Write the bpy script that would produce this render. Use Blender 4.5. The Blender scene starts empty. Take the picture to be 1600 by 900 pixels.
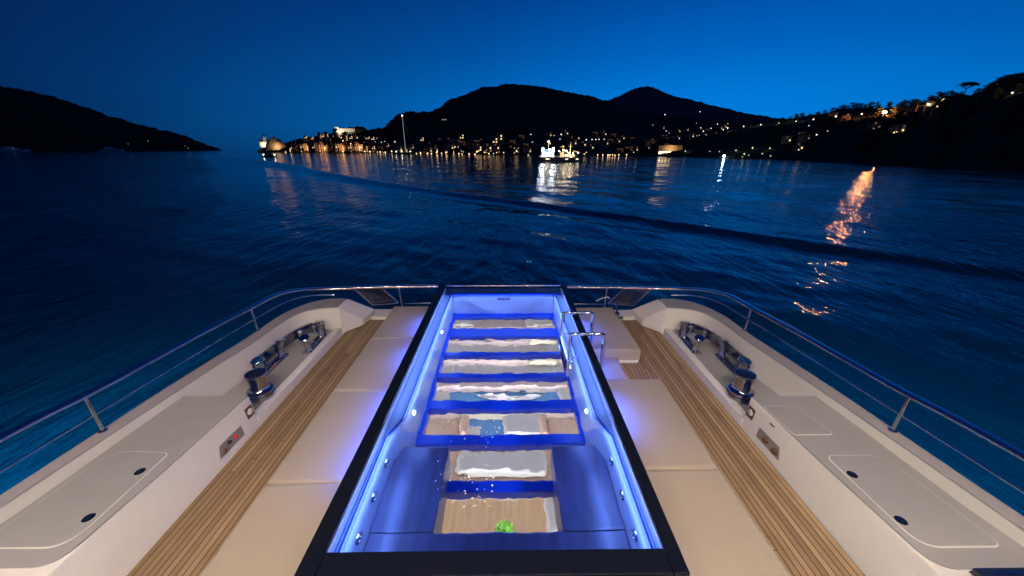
import bpy, bmesh, math, random
import numpy as np
from mathutils import Vector, Matrix, noise as mnoise

S = bpy.context.scene
COL = S.collection
random.seed(7)
R = math.radians

# ------------------------------------------------------------------ camera
FPX = 570.0                       # focal length in pixels of a 1600 px wide picture
TH = math.atan((450 - 233.5) / FPX)
PS = math.atan(7 * math.cos(TH) / FPX)
CAMZ = 3.0

cam_d = bpy.data.cameras.new('camera'); cam = bpy.data.objects.new('camera', cam_d); COL.objects.link(cam)
cam_d.lens = 36 * FPX / 1600; cam_d.sensor_width = 36; cam_d.clip_end = 30000; cam_d.clip_start = 0.05
cam.location = (0, 0, CAMZ); cam.rotation_euler = (math.pi / 2 - TH, 0, -PS)
S.camera = cam

# ------------------------------------------------------------------ sky at dusk
W = bpy.data.worlds.new('World'); S.world = W; W.use_nodes = True
wn = W.node_tree.nodes; wl = W.node_tree.links
GLOW_AZ = R(27)                   # the after-glow stands right of the middle


def wnode(t, **k):
    n = wn.new(t)
    for a, b in k.items(): setattr(n, a, b)
    return n


def wmath(op, a, b=None, clamp=False):
    n = wnode('ShaderNodeMath', operation=op, use_clamp=clamp)
    for i, v in enumerate((a, b)):
        if v is None: continue
        if isinstance(v, (int, float)): n.inputs[i].default_value = v
        else: wl.new(v, n.inputs[i])
    return n.outputs[0]


def wramp(src, stops, ip='EASE'):
    n = wnode('ShaderNodeValToRGB'); n.color_ramp.interpolation = ip
    e = n.color_ramp.elements
    while len(e) < len(stops): e.new(0.5)
    for el, (p, c) in zip(e, stops): el.position = p; el.color = (*c, 1)
    wl.new(src, n.inputs[0]); return n.outputs[0]


wtc = wnode('ShaderNodeTexCoord'); wsep = wnode('ShaderNodeSeparateXYZ'); wl.new(wtc.outputs['Generated'], wsep.inputs[0])
hx, hy, hz = wsep.outputs
hl = wmath('SQRT', wmath('ADD', wmath('MULTIPLY', hx, hx), wmath('MULTIPLY', hy, hy)))
hl = wmath('MAXIMUM', hl, 1e-4)
ca = wmath('DIVIDE', wmath('ADD', wmath('MULTIPLY', hx, math.sin(GLOW_AZ)), wmath('MULTIPLY', hy, math.cos(GLOW_AZ))), hl)
azf = wmath('MULTIPLY_ADD', ca, 0.5)
wn_last = azf.node; wn_last.inputs[2].default_value = 0.5
el = wmath('ABSOLUTE', hz)
GL = wramp(el, [(0.0, (0.001, 0.16, 0.55)), (0.05, (0.0005, 0.205, 0.71)), (0.11, (0.0, 0.185, 0.67)), (0.20, (0.0, 0.12, 0.50)), (0.31, (0.0, 0.062, 0.33)), (0.5, (0.0005, 0.026, 0.17)), (0.75, (0.001, 0.011, 0.07)), (1.0, (0.001, 0.008, 0.045))], 'LINEAR')
DK = wramp(el, [(0.0, (0.0012, 0.008, 0.045)), (0.12, (0.0010, 0.0095, 0.062)), (0.30, (0.0010, 0.009, 0.057)), (0.6, (0.0008, 0.006, 0.042)), (1.0, (0.001, 0.006, 0.035))])
fac = wramp(azf, [(p, (q, q, q)) for p, q in ((0.0, 0), (.42, 0.0), (.587, .05), (.67, .14), (.75, .27), (.85, .45), (.93, .66), (.975, .86), (1.0, 1.0))], 'LINEAR')
wmix = wnode('ShaderNodeMix', data_type='RGBA')
wl.new(fac, wmix.inputs[0]); wl.new(DK, wmix.inputs[6]); wl.new(GL, wmix.inputs[7])
sky = wnode('ShaderNodeTexSky', sky_type='NISHITA'); sky.sun_disc = False
sky.sun_elevation = R(-4); sky.sun_rotation = GLOW_AZ
tint = wnode('ShaderNodeMix', data_type='RGBA', blend_type='MULTIPLY'); tint.inputs[0].default_value = 1
wl.new(sky.outputs[0], tint.inputs[6]); tint.inputs[7].default_value = (0.0, 0.02, 0.06, 1)
wadd = wnode('ShaderNodeMix', data_type='RGBA', blend_type='ADD'); wadd.inputs[0].default_value = 1
wl.new(wmix.outputs[2], wadd.inputs[6]); wl.new(tint.outputs[2], wadd.inputs[7])
wl.new(wadd.outputs[2], wn['Background'].inputs[0]); wn['Background'].inputs[1].default_value = 1.0

S.view_settings.view_transform = 'Standard'; S.view_settings.look = 'None'
S.view_settings.gamma = 1; S.view_settings.use_curve_mapping = False; S.view_settings.exposure = 0.0
S.render.engine = 'CYCLES'
try:
    S.cycles.use_denoising = True; S.cycles.max_bounces = 10; S.cycles.transmission_bounces = 8
    S.cycles.transparent_max_bounces = 12; S.cycles.sample_clamp_indirect = 6; S.cycles.sample_clamp_direct = 0
    S.cycles.caustics_refractive = False; S.cycles.caustics_reflective = False; S.cycles.use_light_tree = True
except Exception: pass

# ------------------------------------------------------------------ rays of the survey camera
Cv = np.array([0, 0, CAMZ])
_r = np.array([math.cos(PS), -math.sin(PS), 0])
_f = np.array([math.sin(PS) * math.cos(TH), math.cos(PS) * math.cos(TH), -math.sin(TH)])
_u = np.array([math.sin(PS) * math.sin(TH), math.cos(PS) * math.sin(TH), math.cos(TH)])
ray = lambda px, py: (px - 800) * _r + (450 - py) * _u + FPX * _f


def at(px, py, z):
    v = ray(px, py); return Vector(Cv + v * ((z - CAMZ) / v[2]))


def azel(px, py):
    v = ray(px, py); return math.atan2(v[0], v[1]), v[2] / math.hypot(v[0], v[1])


def refr(px, py, z, zw=0.57):
    P = np.array(at(px, py, zw)); v = ray(px, py); v = v / np.linalg.norm(v); h = v.copy(); h[2] = 0
    s = np.linalg.norm(h); st = s / 1.33; v2 = h / s * st + np.array([0, 0, -math.sqrt(1 - st * st)])
    return Vector(P + v2 * ((z - zw) / v2[2]))


# ------------------------------------------------------------------ materials
def mat(name, col, rough=0.5, metal=0.0, **k):
    m = bpy.data.materials.new(name); m.use_nodes = True
    b = m.node_tree.nodes['Principled BSDF']
    b.inputs['Base Color'].default_value = (*col, 1); b.inputs['Roughness'].default_value = rough
    b.inputs['Metallic'].default_value = metal
    for a, v in k.items(): b.inputs[a.replace('_', ' ')].default_value = v
    return m


def nd(m, t, **k):
    n = m.node_tree.nodes.new(t)
    for a, b in k.items():
        if a in n.bl_rna.properties: setattr(n, a, b)
        else: n.inputs[a.replace('_', ' ')].default_value = b
    return n


def lk(m, a, b): m.node_tree.links.new(a, b)


def mth(m, op, a, b=0.0, c=None):
    n = nd(m, 'ShaderNodeMath', operation=op)
    for i, v in enumerate((a, b, c)):
        if v is None: continue
        if isinstance(v, (int, float)): n.inputs[i].default_value = v
        else: lk(m, v, n.inputs[i])
    return n.outputs[0]


def noisy(m, col2, scale=6, detail=4, fac=1.0, bump=0.0, bscale=None, stretch=(1, 1, 1), bdist=0.02, rough=None):
    """vary colour (and height) of a material by noise in object space"""
    b = m.node_tree.nodes['Principled BSDF']
    tc = nd(m, 'ShaderNodeTexCoord'); mp = nd(m, 'ShaderNodeMapping'); lk(m, tc.outputs['Object'], mp.inputs[0]); mp.inputs['Scale'].default_value = stretch
    n = nd(m, 'ShaderNodeTexNoise', Scale=scale, Detail=detail); lk(m, mp.outputs[0], n.inputs['Vector'])
    cr = nd(m, 'ShaderNodeValToRGB'); cr.color_ramp.elements[0].position = .35; cr.color_ramp.elements[1].position = .68
    lk(m, n.outputs['Fac'], cr.inputs[0])
    mx = nd(m, 'ShaderNodeMix', data_type='RGBA'); c1 = b.inputs['Base Color'].default_value[:]
    mx.inputs[6].default_value = c1; mx.inputs[7].default_value = (*col2, 1)
    lk(m, mth(m, 'MULTIPLY', cr.outputs[0], fac), mx.inputs[0]); lk(m, mx.outputs[2], b.inputs['Base Color'])
    if rough:
        rr = nd(m, 'ShaderNodeMapRange'); rr.inputs[3].default_value, rr.inputs[4].default_value = rough
        lk(m, n.outputs['Fac'], rr.inputs[0]); lk(m, rr.outputs[0], b.inputs['Roughness'])
    if bump:
        n2 = nd(m, 'ShaderNodeTexNoise', Scale=bscale or scale * 4, Detail=3); lk(m, mp.outputs[0], n2.inputs['Vector'])
        bp = nd(m, 'ShaderNodeBump', Strength=bump, Distance=bdist); lk(m, n2.outputs['Fac'], bp.inputs['Height']); lk(m, bp.outputs[0], b.inputs['Normal'])
    return m


def emit(name, col, st):
    m = mat(name, (0.02, 0.02, 0.02), 0.4); b = m.node_tree.nodes['Principled BSDF']
    b.inputs['Emission Color'].default_value = (*col, 1); b.inputs['Emission Strength'].default_value = st
    return m


GEL = noisy(mat('white gelcoat', (0.70, 0.68, 0.66), 0.22), (0.62, 0.60, 0.58), 1.6, 3, 0.35, rough=(.24, .28))
NONSKID = noisy(mat('grey non-skid', (0.315, 0.31, 0.32), 0.62), (0.27, 0.268, 0.28), 1.2, 5, .8, bump=.35, bscale=420, bdist=.002)
CHROME = noisy(mat('polished steel', (0.82, 0.82, 0.83), 0.08, 1.0), (0.72, 0.72, 0.74), 5, 3, .6, rough=(.05, .17))
STEEL = noisy(mat('brushed steel', (0.66, 0.66, 0.67), 0.24, 1.0), (0.55, 0.55, 0.56), 30, 2, .6, stretch=(1, 1, 8))
DARKTOP = noisy(mat('dark navy lacquer', (0.004, 0.006, 0.014), 0.2, 0.0, Specular_IOR_Level=.18), (0.006, 0.007, 0.013), 7, 6, .8, stretch=(6, .35, 1), rough=(.14, .3))
BLACK = mat('black plastic', (0.012, 0.012, 0.014), 0.35)
RED = mat('red plastic', (0.55, 0.02, 0.03), 0.35)
BROWN = mat('brown bronze', (0.13, 0.07, 0.04), 0.4, .5)
RAILMAT = mat('rail steel', (0.74, 0.74, 0.77), 0.16, 1.0)
PANTOP = mat('dark glass', (0.008, 0.012, 0.03), 0.06, Coat_Weight=1)
HULLW = noisy(mat('hull paint', (0.55, 0.55, 0.56), 0.2), (0.5, 0.5, 0.52), 1, 3, .5)


def teak():
    m = mat('teak planks', (0.4, 0.27, 0.16), 0.55); b = m.node_tree.nodes['Principled BSDF']
    tc = nd(m, 'ShaderNodeTexCoord'); sp = nd(m, 'ShaderNodeSeparateXYZ'); lk(m, tc.outputs['Object'], sp.inputs[0])
    px = mth(m, 'DIVIDE', sp.outputs[0], 0.0535)
    fr = mth(m, 'FRACT', px); idx = mth(m, 'FLOOR', px)
    line = mth(m, 'LESS_THAN', fr, 0.14)
    wnz = nd(m, 'ShaderNodeTexWhiteNoise', noise_dimensions='1D'); lk(m, idx, wnz.inputs['W'])
    yy = mth(m, 'ADD', mth(m, 'DIVIDE', sp.outputs[1], 5.3), mth(m, 'MULTIPLY', wnz.outputs[0], 7.0))
    joint = mth(m, 'LESS_THAN', mth(m, 'FRACT', yy), 0.0013)
    wn2 = nd(m, 'ShaderNodeTexWhiteNoise', noise_dimensions='2D')
    cb = nd(m, 'ShaderNodeCombineXYZ'); lk(m, idx, cb.inputs[0]); lk(m, mth(m, 'FLOOR', yy), cb.inputs[1]); lk(m, cb.outputs[0], wn2.inputs[0])
    mp = nd(m, 'ShaderNodeMapping'); mp.inputs['Scale'].default_value = (60, 2.2, 8); lk(m, tc.outputs['Object'], mp.inputs[0])
    g = nd(m, 'ShaderNodeTexNoise', Scale=1.6, Detail=6, Roughness=.6); lk(m, mp.outputs[0], g.inputs['Vector'])
    mp2 = nd(m, 'ShaderNodeMapping'); mp2.inputs['Scale'].default_value = (1.6, .7, 1); lk(m, tc.outputs['Object'], mp2.inputs[0])
    st = nd(m, 'ShaderNodeTexNoise', Scale=3, Detail=5); lk(m, mp2.outputs[0], st.inputs['Vector'])
    cr = nd(m, 'ShaderNodeValToRGB'); e = cr.color_ramp.elements
    e[0].position = .25; e[0].color = (0.195, 0.122, 0.068, 1); e[1].position = .75; e[1].color = (0.385, 0.265, 0.162, 1)
    lk(m, mth(m, 'ADD', mth(m, 'MULTIPLY', g.outputs['Fac'], .58), mth(m, 'MULTIPLY', wn2.outputs[0], .42)), cr.inputs[0])
    stain = nd(m, 'ShaderNodeValToRGB'); e = stain.color_ramp.elements
    e[0].position = .30; e[0].color = (.80, .77, .74, 1); e[1].position = .47; e[1].color = (1, 1, 1, 1); lk(m, st.outputs['Fac'], stain.inputs[0])
    mu = nd(m, 'ShaderNodeMix', data_type='RGBA', blend_type='MULTIPLY'); mu.inputs[0].default_value = 1
    lk(m, cr.outputs[0], mu.inputs[6]); lk(m, stain.outputs[0], mu.inputs[7])
    mx = nd(m, 'ShaderNodeMix', data_type='RGBA'); lk(m, mth(m, 'MAXIMUM', line, joint), mx.inputs[0]); lk(m, mu.outputs[2], mx.inputs[6]); mx.inputs[7].default_value = (.008, .007, .006, 1)
    lk(m, mx.outputs[2], b.inputs['Base Color'])
    bp = nd(m, 'ShaderNodeBump', Strength=.35, Distance=.003); lk(m, mth(m, 'SUBTRACT', g.outputs['Fac'], mth(m, 'MULTIPLY', line, 1.4)), bp.inputs['Height']); lk(m, bp.outputs[0], b.inputs['Normal'])
    return m


TEAK = teak()


def fabric():
    m = mat('taupe pad fabric', (0.41, 0.335, 0.275), 0.72, Sheen_Weight=.15); b = m.node_tree.nodes['Principled BSDF']
    tc = nd(m, 'ShaderNodeTexCoord')
    n = nd(m, 'ShaderNodeTexNoise', Scale=2.2, Detail=4); lk(m, tc.outputs['Object'], n.inputs['Vector'])
    w = nd(m, 'ShaderNodeTexNoise', Scale=900, Detail=1); lk(m, tc.outputs['Object'], w.inputs['Vector'])
    mx = nd(m, 'ShaderNodeMix', data_type='RGBA'); mx.inputs[6].default_value = (0.35, 0.292, 0.242, 1); mx.inputs[7].default_value = (0.295, 0.25, 0.205, 1)
    lk(m, n.outputs['Fac'], mx.inputs[0]); lk(m, mx.outputs[2], b.inputs['Base Color'])
    bp = nd(m, 'ShaderNodeBump', Strength=.25, Distance=.02); lk(m, mth(m, 'ADD', n.outputs['Fac'], mth(m, 'MULTIPLY', w.outputs['Fac'], .03)), bp.inputs['Height']); lk(m, bp.outputs[0], b.inputs['Normal'])
    return m


FABRIC = fabric()


# ------------------------------------------------------------------ mesh builder
class MB:
    def __init__(s): s.v = []; s.f = []; s.m = []

    def add(s, vs, fs, m=0):
        o = len(s.v); s.v += [tuple(v) for v in vs]; s.f += [tuple(i + o for i in f) for f in fs]; s.m += [m] * len(fs); return s

    def box(s, c, d, m=0, M=None):
        vs = [Vector((sx * d[0] / 2, sy * d[1] / 2, sz * d[2] / 2)) for sz in (-1, 1) for sy in (-1, 1) for sx in (-1, 1)]
        vs = [(M @ v if M else v) + Vector(c) for v in vs]
        return s.add(vs, [(0, 2, 3, 1), (4, 5, 7, 6), (0, 1, 5, 4), (2, 6, 7, 3), (0, 4, 6, 2), (1, 3, 7, 5)], m)

    def prism(s, poly, z0, z1, m=0, inset=0.0):
        n = len(poly); A = sum(poly[i][0] * poly[(i + 1) % n][1] - poly[(i + 1) % n][0] * poly[i][1] for i in range(n))
        if A < 0: poly = poly[::-1]
        vs = [(p[0], p[1], z0) for p in poly] + [(p[0], p[1], z1) for p in poly]
        return s.add(vs, [tuple(range(n))[::-1], tuple(range(n, 2 * n))] + [(i, (i + 1) % n, n + (i + 1) % n, n + i) for i in range(n)], m)

    def tube(s, path, r, n=10, m=0, closed=False, rx=None):
        P = [Vector(p) for p in path]; N = len(P); rings = []
        for i, p in enumerate(P):
            if closed: t = P[(i + 1) % N] - P[i - 1]
            else: t = P[min(i + 1, N - 1)] - P[max(i - 1, 0)]
            t.normalize(); up = Vector((0, 0, 1)) if abs(t.z) < .95 else Vector((0, 1, 0))
            a = t.cross(up).normalized(); b = a.cross(t).normalized()
            rr = r[i] if isinstance(r, (list, tuple)) else r
            rings.append([p + a * math.cos(2 * math.pi * k / n) * (rx or rr) + b * math.sin(2 * math.pi * k / n) * rr for k in range(n)])
        vs = [v for q in rings for v in q]; fs = []
        for i in range(N if closed else N - 1):
            for k in range(n):
                j = (i + 1) % N; fs.append((i * n + k, i * n + (k + 1) % n, j * n + (k + 1) % n, j * n + k))
        if not closed: fs += [tuple(range(n))[::-1], tuple(range((N - 1) * n, N * n))]
        return s.add(vs, fs, m)

    def lathe(s, prof, c=(0, 0, 0), n=32, m=0, M=None):
        vs = []; fs = []; L = len(prof)
        for r, z in prof:
            for k in range(n):
                v = Vector((r * math.cos(2 * math.pi * k / n), r * math.sin(2 * math.pi * k / n), z))
                vs.append((M @ v if M else v) + Vector(c))
        for i in range(L - 1):
            for k in range(n): fs.append((i * n + k, i * n + (k + 1) % n, (i + 1) * n + (k + 1) % n, (i + 1) * n + k))
        fs += [tuple(range(n))[::-1], tuple(range((L - 1) * n, L * n))]
        return s.add(vs, fs, m)

    def ball(s, c, r, n=8, m=0, sz=1.0):
        prof = [(max(1e-4, r * math.sin(math.pi * i / n)), -r * sz * math.cos(math.pi * i / n)) for i in range(n + 1)]
        return s.lathe(prof, c, n + 2, m)

    def sweep(s, sections, m=0, closed=True, caps=True):
        """sections: list of equally long point lists"""
        n = len(sections[0]); vs = [v for q in sections for v in q]; fs = []
        for i in range(len(sections) - 1):
            for k in range(n if closed else n - 1):
                fs.append((i * n + k, i * n + (k + 1) % n, (i + 1) * n + (k + 1) % n, (i + 1) * n + k))
        if caps and closed: fs += [tuple(range(n))[::-1], tuple(range((len(sections) - 1) * n, len(sections) * n))]
        return s.add(vs, fs, m)

    def build(s, name, mats, parent=None, smooth=40, bevel=0.0, seg=2, loc=None):
        if not isinstance(mats, (list, tuple)): mats = [mats]
        off = Vector((0, 0, 0)); q = parent
        while q is not None: off += q.location; q = q.parent
        if parent is None and loc is not None: off = Vector(loc)
        me = bpy.data.meshes.new(name); me.from_pydata([tuple(Vector(v) - off) for v in s.v], [], s.f)
        for m in mats: me.materials.append(m)
        me.polygons.foreach_set('material_index', s.m)
        bm = bmesh.new(); bm.from_mesh(me); bmesh.ops.recalc_face_normals(bm, faces=bm.faces); bm.to_mesh(me); bm.free()
        if smooth:
            me.polygons.foreach_set('use_smooth', [True] * len(me.polygons)); me.set_sharp_from_angle(angle=R(smooth))
        o = bpy.data.objects.new(name, me); COL.objects.link(o)
        if parent is not None: o.parent = parent
        elif loc is not None: o.location = loc
        if bevel:
            md = o.modifiers.new('bevel', 'BEVEL'); md.width = bevel; md.segments = seg; md.limit_method = 'ANGLE'; md.angle_limit = R(35); md.harden_normals = False
        return o


def tag(o, label, cat, group=None):
    o['label'] = label; o['category'] = cat
    if group: o['group'] = group
    return o


def thing(name, label, cat, loc, group=None):
    o = bpy.data.objects.new(name, None); COL.objects.link(o); o.location = loc; o.empty_display_size = .2
    return tag(o, label, cat, group)


def struct(o): o['kind'] = 'structure'; return o


def copy_tree(o, parent=None):
    c = o.copy(); COL.objects.link(c)
    if parent: c.parent = parent
    for ch in [x for x in bpy.data.objects if x.parent == o]: copy_tree(ch, c)
    return c


def round_poly(pts, r, n=6):
    out = []; N = len(pts); P = [Vector((p[0], p[1])) for p in pts]
    for i in range(N):
        a, b, c = P[i - 1], P[i], P[(i + 1) % N]; rr = r[i] if isinstance(r, (list, tuple)) else r
        if rr <= 0: out.append(tuple(b)); continue
        u = (a - b).normalized(); w = (c - b).normalized(); ang = u.angle(w); d = min(rr / math.tan(ang / 2), (a - b).length * .48, (c - b).length * .48)
        p0, p2 = b + u * d, b + w * d
        for k in range(n + 1):
            t = k / n; out.append(tuple(p0 * (1 - t) ** 2 + b * 2 * t * (1 - t) + p2 * t * t))
    return out


def grow(poly, d):
    n = len(poly); A = sum(poly[i][0] * poly[(i + 1) % n][1] - poly[(i + 1) % n][0] * poly[i][1] for i in range(n)); sg = 1 if A > 0 else -1
    out = []
    for i in range(n):
        a = Vector(poly[i - 1]); c = Vector(poly[(i + 1) % n]); t = (c - a)
        if t.length < 1e-6: t = Vector((1, 0))
        t.normalize(); out.append((poly[i][0] + t.y * d * sg, poly[i][1] - t.x * d * sg))
    return out


def smooth_path(P, n=6):
    """Catmull-Rom through the points"""
    P = [Vector(p) for p in P]; out = []
    for i in range(len(P) - 1):
        a, b, c, d = P[max(i - 1, 0)], P[i], P[i + 1], P[min(i + 2, len(P) - 1)]
        for k in range(n):
            t = k / n
            out.append(0.5 * ((2 * b) + (c - a) * t + (2 * a - 5 * b + 4 * c - d) * t * t + (3 * b - a - 3 * c + d) * t ** 3))
    out.append(P[-1]); return out


def offset_path(P, d):
    out = []
    for i, p in enumerate(P):
        t = (P[min(i + 1, len(P) - 1)] - P[max(i - 1, 0)]); t.z = 0; t.normalize()
        out.append(p + Vector((t.y, -t.x, 0)) * d)
    return out


# ================================================================== THE SEA
ZS = -3.5


def sea():
    nr = 620; r0, r1 = 2.0, 9000.0
    rr = r0 * (r1 / r0) ** (np.arange(nr) / (nr - 1))
    az = np.concatenate([np.linspace(-R(82), R(82), 640), np.linspace(R(82), R(278), 90)[1:-1]])
    A, RR = np.meshgrid(az, rr); X = RR * np.sin(A); Y = RR * np.cos(A); Z = np.zeros_like(X)
    step = np.maximum(RR * math.log(r1 / r0) / nr, RR * (R(164) / 640))
    rng = np.random.RandomState(3)
    base = math.atan2(.64, .76)
    for i in range(46):
        lam = 0.9 * (26 / 0.9) ** (i / 45.0); th = base + rng.normal(0, .42); k = 2 * math.pi / lam
        amp = 0.0075 * lam ** .5 * rng.uniform(.5, 1.2)
        fade = np.clip((lam / step - 3) / 4, 0, 1)
        ph = k * (X * math.cos(th) + Y * math.sin(th)) + rng.uniform(0, 6.28)
        grp = .6 + .4 * np.sin((X * math.sin(th * 1.7 + i) + Y * math.cos(th * 1.3 + i)) * k * .13 + i)
        s = np.sin(ph); Z += amp * fade * grp * (s - .25 * np.cos(2 * ph))
    # the calm wake swell that crosses the bay
    wk = np.array([(-330, 430), (-116, 191), (-47.4, 103.8), (-17.7, 68.2), (3.4, 46.7), (13.2, 36.2), (19.7, 28.4), (25.5, 22), (34, 13), (60, -14)], float)
    P = np.array([tuple(v) for v in smooth_path([(a, b, 0) for a, b in wk], 10)])[:, :2]
    best = np.full(X.shape, 1e9)
    for a, b in zip(P[:-1], P[1:]):
        ab = b - a; L2 = ab @ ab; t = np.clip(((X - a[0]) * ab[0] + (Y - a[1]) * ab[1]) / L2, 0, 1)
        dx = X - a[0] - t * ab[0]; dy = Y - a[1] - t * ab[1]; dd = np.hypot(dx, dy) * np.sign(dx * ab[1] - dy * ab[0])
        best = np.where(np.abs(dd) < np.abs(best), dd, best)
    wid = 0.7 + 0.012 * RR
    Z *= 1 - .75 * np.exp(-(best / (1.6 * wid)) ** 2)
    Z += 0.44 * wid / 1.6 * np.exp(-(best / wid) ** 2) - .15 * wid / 1.6 * np.exp(-((best - 2.1 * wid) / wid) ** 2)
    Z += ZS
    # flat under the yacht
    inside = (np.abs(X + .1) < 4.6) & (Y < 7.2) & (Y > -30); Z = np.where(inside, ZS - .02, Z)
    n = len(az); v = np.stack([X, Y, Z], -1).reshape(-1, 3)
    i = np.arange(nr - 1)[:, None] * n; j = np.arange(n)[None, :]; j2 = (j + 1) % n
    q = np.stack([i + j, i + n + j, i + n + j2, i + j2], -1).reshape(-1, 4)
    me = bpy.data.meshes.new('sea'); me.vertices.add(len(v)); me.vertices.foreach_set('co', v.ravel())
    me.loops.add(q.size); me.loops.foreach_set('vertex_index', q.ravel().astype(np.int32))
    me.polygons.add(len(q)); me.polygons.foreach_set('loop_start', np.arange(len(q), dtype=np.int32) * 4)
    me.update(calc_edges=True); me.validate()
    me.polygons.foreach_set('use_smooth', [True] * len(me.polygons))
    m = mat('sea water', (0.001, 0.024, 0.05), 0.06, IOR=1.34); b = m.node_tree.nodes['Principled BSDF']
    tc = nd(m, 'ShaderNodeTexCoord')
    mp = nd(m, 'ShaderNodeMapping'); mp.inputs['Rotation'].default_value = (0, 0, R(-40)); mp.inputs['Scale'].default_value = (1.5, .55, 1)
    lk(m, tc.outputs['Object'], mp.inputs[0])
    n1 = nd(m, 'ShaderNodeTexNoise', Scale=.75, Detail=4, Roughness=.55, Distortion=.3); lk(m, mp.outputs[0], n1.inputs['Vector'])
    mp2 = nd(m, 'ShaderNodeMapping'); mp2.inputs['Rotation'].default_value = (0, 0, R(-35)); mp2.inputs['Scale'].default_value = (.06, .025, 1); lk(m, tc.outputs['Object'], mp2.inputs[0])
    n2 = nd(m, 'ShaderNodeTexNoise', Scale=1.0, Detail=4); lk(m, mp2.outputs[0], n2.inputs['Vector'])
    patch = nd(m, 'ShaderNodeMapRange'); patch.inputs[1].default_value = .35; patch.inputs[2].default_value = .65; patch.inputs[3].default_value = .35; patch.inputs[4].default_value = 1.0
    lk(m, n2.outputs['Fac'], patch.inputs[0])
    bp = nd(m, 'ShaderNodeBump', Strength=1.0, Distance=.26); lk(m, mth(m, 'MULTIPLY', n1.outputs['Fac'], patch.outputs[0]), bp.inputs['Height']); lk(m, bp.outputs[0], b.inputs['Normal'])
    me.materials.append(m)
    o = bpy.data.objects.new('sea', me); COL.objects.link(o); return struct(o)


sea()


# ================================================================== HILLS
class Hill:
    """ridge and shore are surveyed outlines; the slope between them is real terrain"""
    def __init__(s, ridge, dr, shore, p=1.0):
        a = sorted((azel(x, y) + (x,)) for x, y in ridge); s.az = [q[0] for q in a]; s.el = [q[1] for q in a]
        s.dr = [(azel(x, 200)[0], d) for x, d in dr]; s.ds = [(azel(x, 240)[0], d) for x, d in shore]; s.p = p
    ip = staticmethod(lambda a, L: float(np.interp(a, [q[0] for q in L], [q[1] for q in L])))

    def pos(s, a, t):
        Dr = s.ip(a, s.dr); Ds = s.ip(a, s.ds); e = float(np.interp(a, s.az, s.el)); zr = CAMZ + Dr * e
        if t <= 1: D = Ds + (Dr - Ds) * t; z = ZS - .6 + (zr - ZS + .6) * (max(t, 0) ** s.p)
        else: D = Dr + (Dr - Ds) * (t - 1); z = zr - (zr - ZS + 3) * ((t - 1) / .8) ** 1.5
        return D * math.sin(a), D * math.cos(a), z

    def on(s, px, py, lift=0):
        a, e = azel(px, py); lo, hi = 0.0, 1.0
        for _ in range(40):
            t = (lo + hi) / 2; x, y, z = s.pos(a, t)
            if (z - CAMZ) / math.hypot(x, y) > e: hi = t
            else: lo = t
        x, y, z = s.pos(a, lo); return Vector((x, y, z + lift)), lo

    def mesh(s, name, m, amp, ridge_amp, fr, na=420, nt=36, seed=0):
        A = np.linspace(s.az[0], s.az[-1], na); T = list(np.linspace(0, 1, nt)) + [1.06, 1.15, 1.3, 1.5, 1.8]; vs = []; fs = []
        for i, t in enumerate(T):
            for j, a in enumerate(A):
                x, y, z = s.pos(a, t); q = Vector((x * fr, y * fr, seed))
                nz = mnoise.fractal(q, .9, 2.1, 4); nz2 = mnoise.noise(q * 5.3) + .6 * mnoise.noise(q * 11)
                w = min(1, t * 6) * (1 if t < .9 else max(.25, 1 - (t - .9) * 7))
                edge = min(1.0, min(j, na - 1 - j) / 6)
                z += (amp * nz * w + ridge_amp * nz2 * min(1, t * 5)) * (edge if s.fadeends else 1)
                vs.append((x, y, z))
        n = na
        for i in range(len(T) - 1):
            for j in range(n - 1): fs.append((i * n + j, i * n + j + 1, (i + 1) * n + j + 1, (i + 1) * n + j))
        mb = MB(); mb.add(vs, fs); o = mb.build(name, m, smooth=0); return struct(o)
    fadeends = True


def woodmat(name, c1, c2, scale):
    m = mat(name, c1, .95, Specular_IOR_Level=.05); return noisy(m, c2, scale, 6, 1.0)


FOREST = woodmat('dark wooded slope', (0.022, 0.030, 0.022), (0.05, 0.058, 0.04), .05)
HAZEWOOD = woodmat('hazed wooded slope', (0.08, 0.11, 0.11), (0.10, 0.12, 0.12), .01)  # paler, bluer tone puts the distance haze into the slope colour
left = Hill([(-420, 96), (-300, 108), (-120, 124), (0, 134), (22, 137), (45, 141), (80, 151), (112, 160), (140, 168), (165, 180), (190, 186), (215, 194), (250, 203), (290, 212), (310, 221), (335, 231), (346, 234)], [(-420, 3000), (346, 3000)], [(-420, 2300), (346, 2500)], .9)
left.mesh('left_headland', FOREST, 10, 9, .006, seed=1)
town = Hill([(402, 235), (408, 232), (414, 229), (440, 228), (452, 222), (470, 217), (500, 212), (530, 205), (545, 199), (560, 197), (570, 198), (575, 204), (588, 201), (600, 200), (615, 184), (622, 178), (640, 174), (660, 175), (672, 175), (690, 166), (698, 158), (724, 148), (742, 141), (751, 137), (778, 136), (790, 130.5), (804, 131), (831, 133), (858, 137), (893, 145), (929, 152), (947, 157), (972, 166), (1004, 174), (1046, 182), (1153, 190), (1220, 194), (1300, 202), (1380, 214)],
            [(402, 1120), (570, 1000), (690, 1500), (1000, 1500), (1150, 1000), (1380, 800)], [(402, 1060), (500, 840), (560, 760), (620, 700), (680, 610), (760, 470), (840, 420), (920, 400), (1000, 395), (1100, 372), (1180, 350), (1380, 300)], 1.25)
town.mesh('town_hill', FOREST, 7, 4, .011, na=620, nt=44, seed=2)
farm = Hill([(900, 190), (925, 172), (948, 158), (968, 150), (982, 142.5), (999, 136), (1012, 134.5), (1025, 138), (1046, 147.6), (1076, 155), (1110, 163.5), (1153, 174), (1185, 179.5), (1221, 185), (1290, 192), (1380, 205)], [(900, 3600), (1380, 3600)], [(900, 2300), (1380, 2300)], 1.0)
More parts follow.
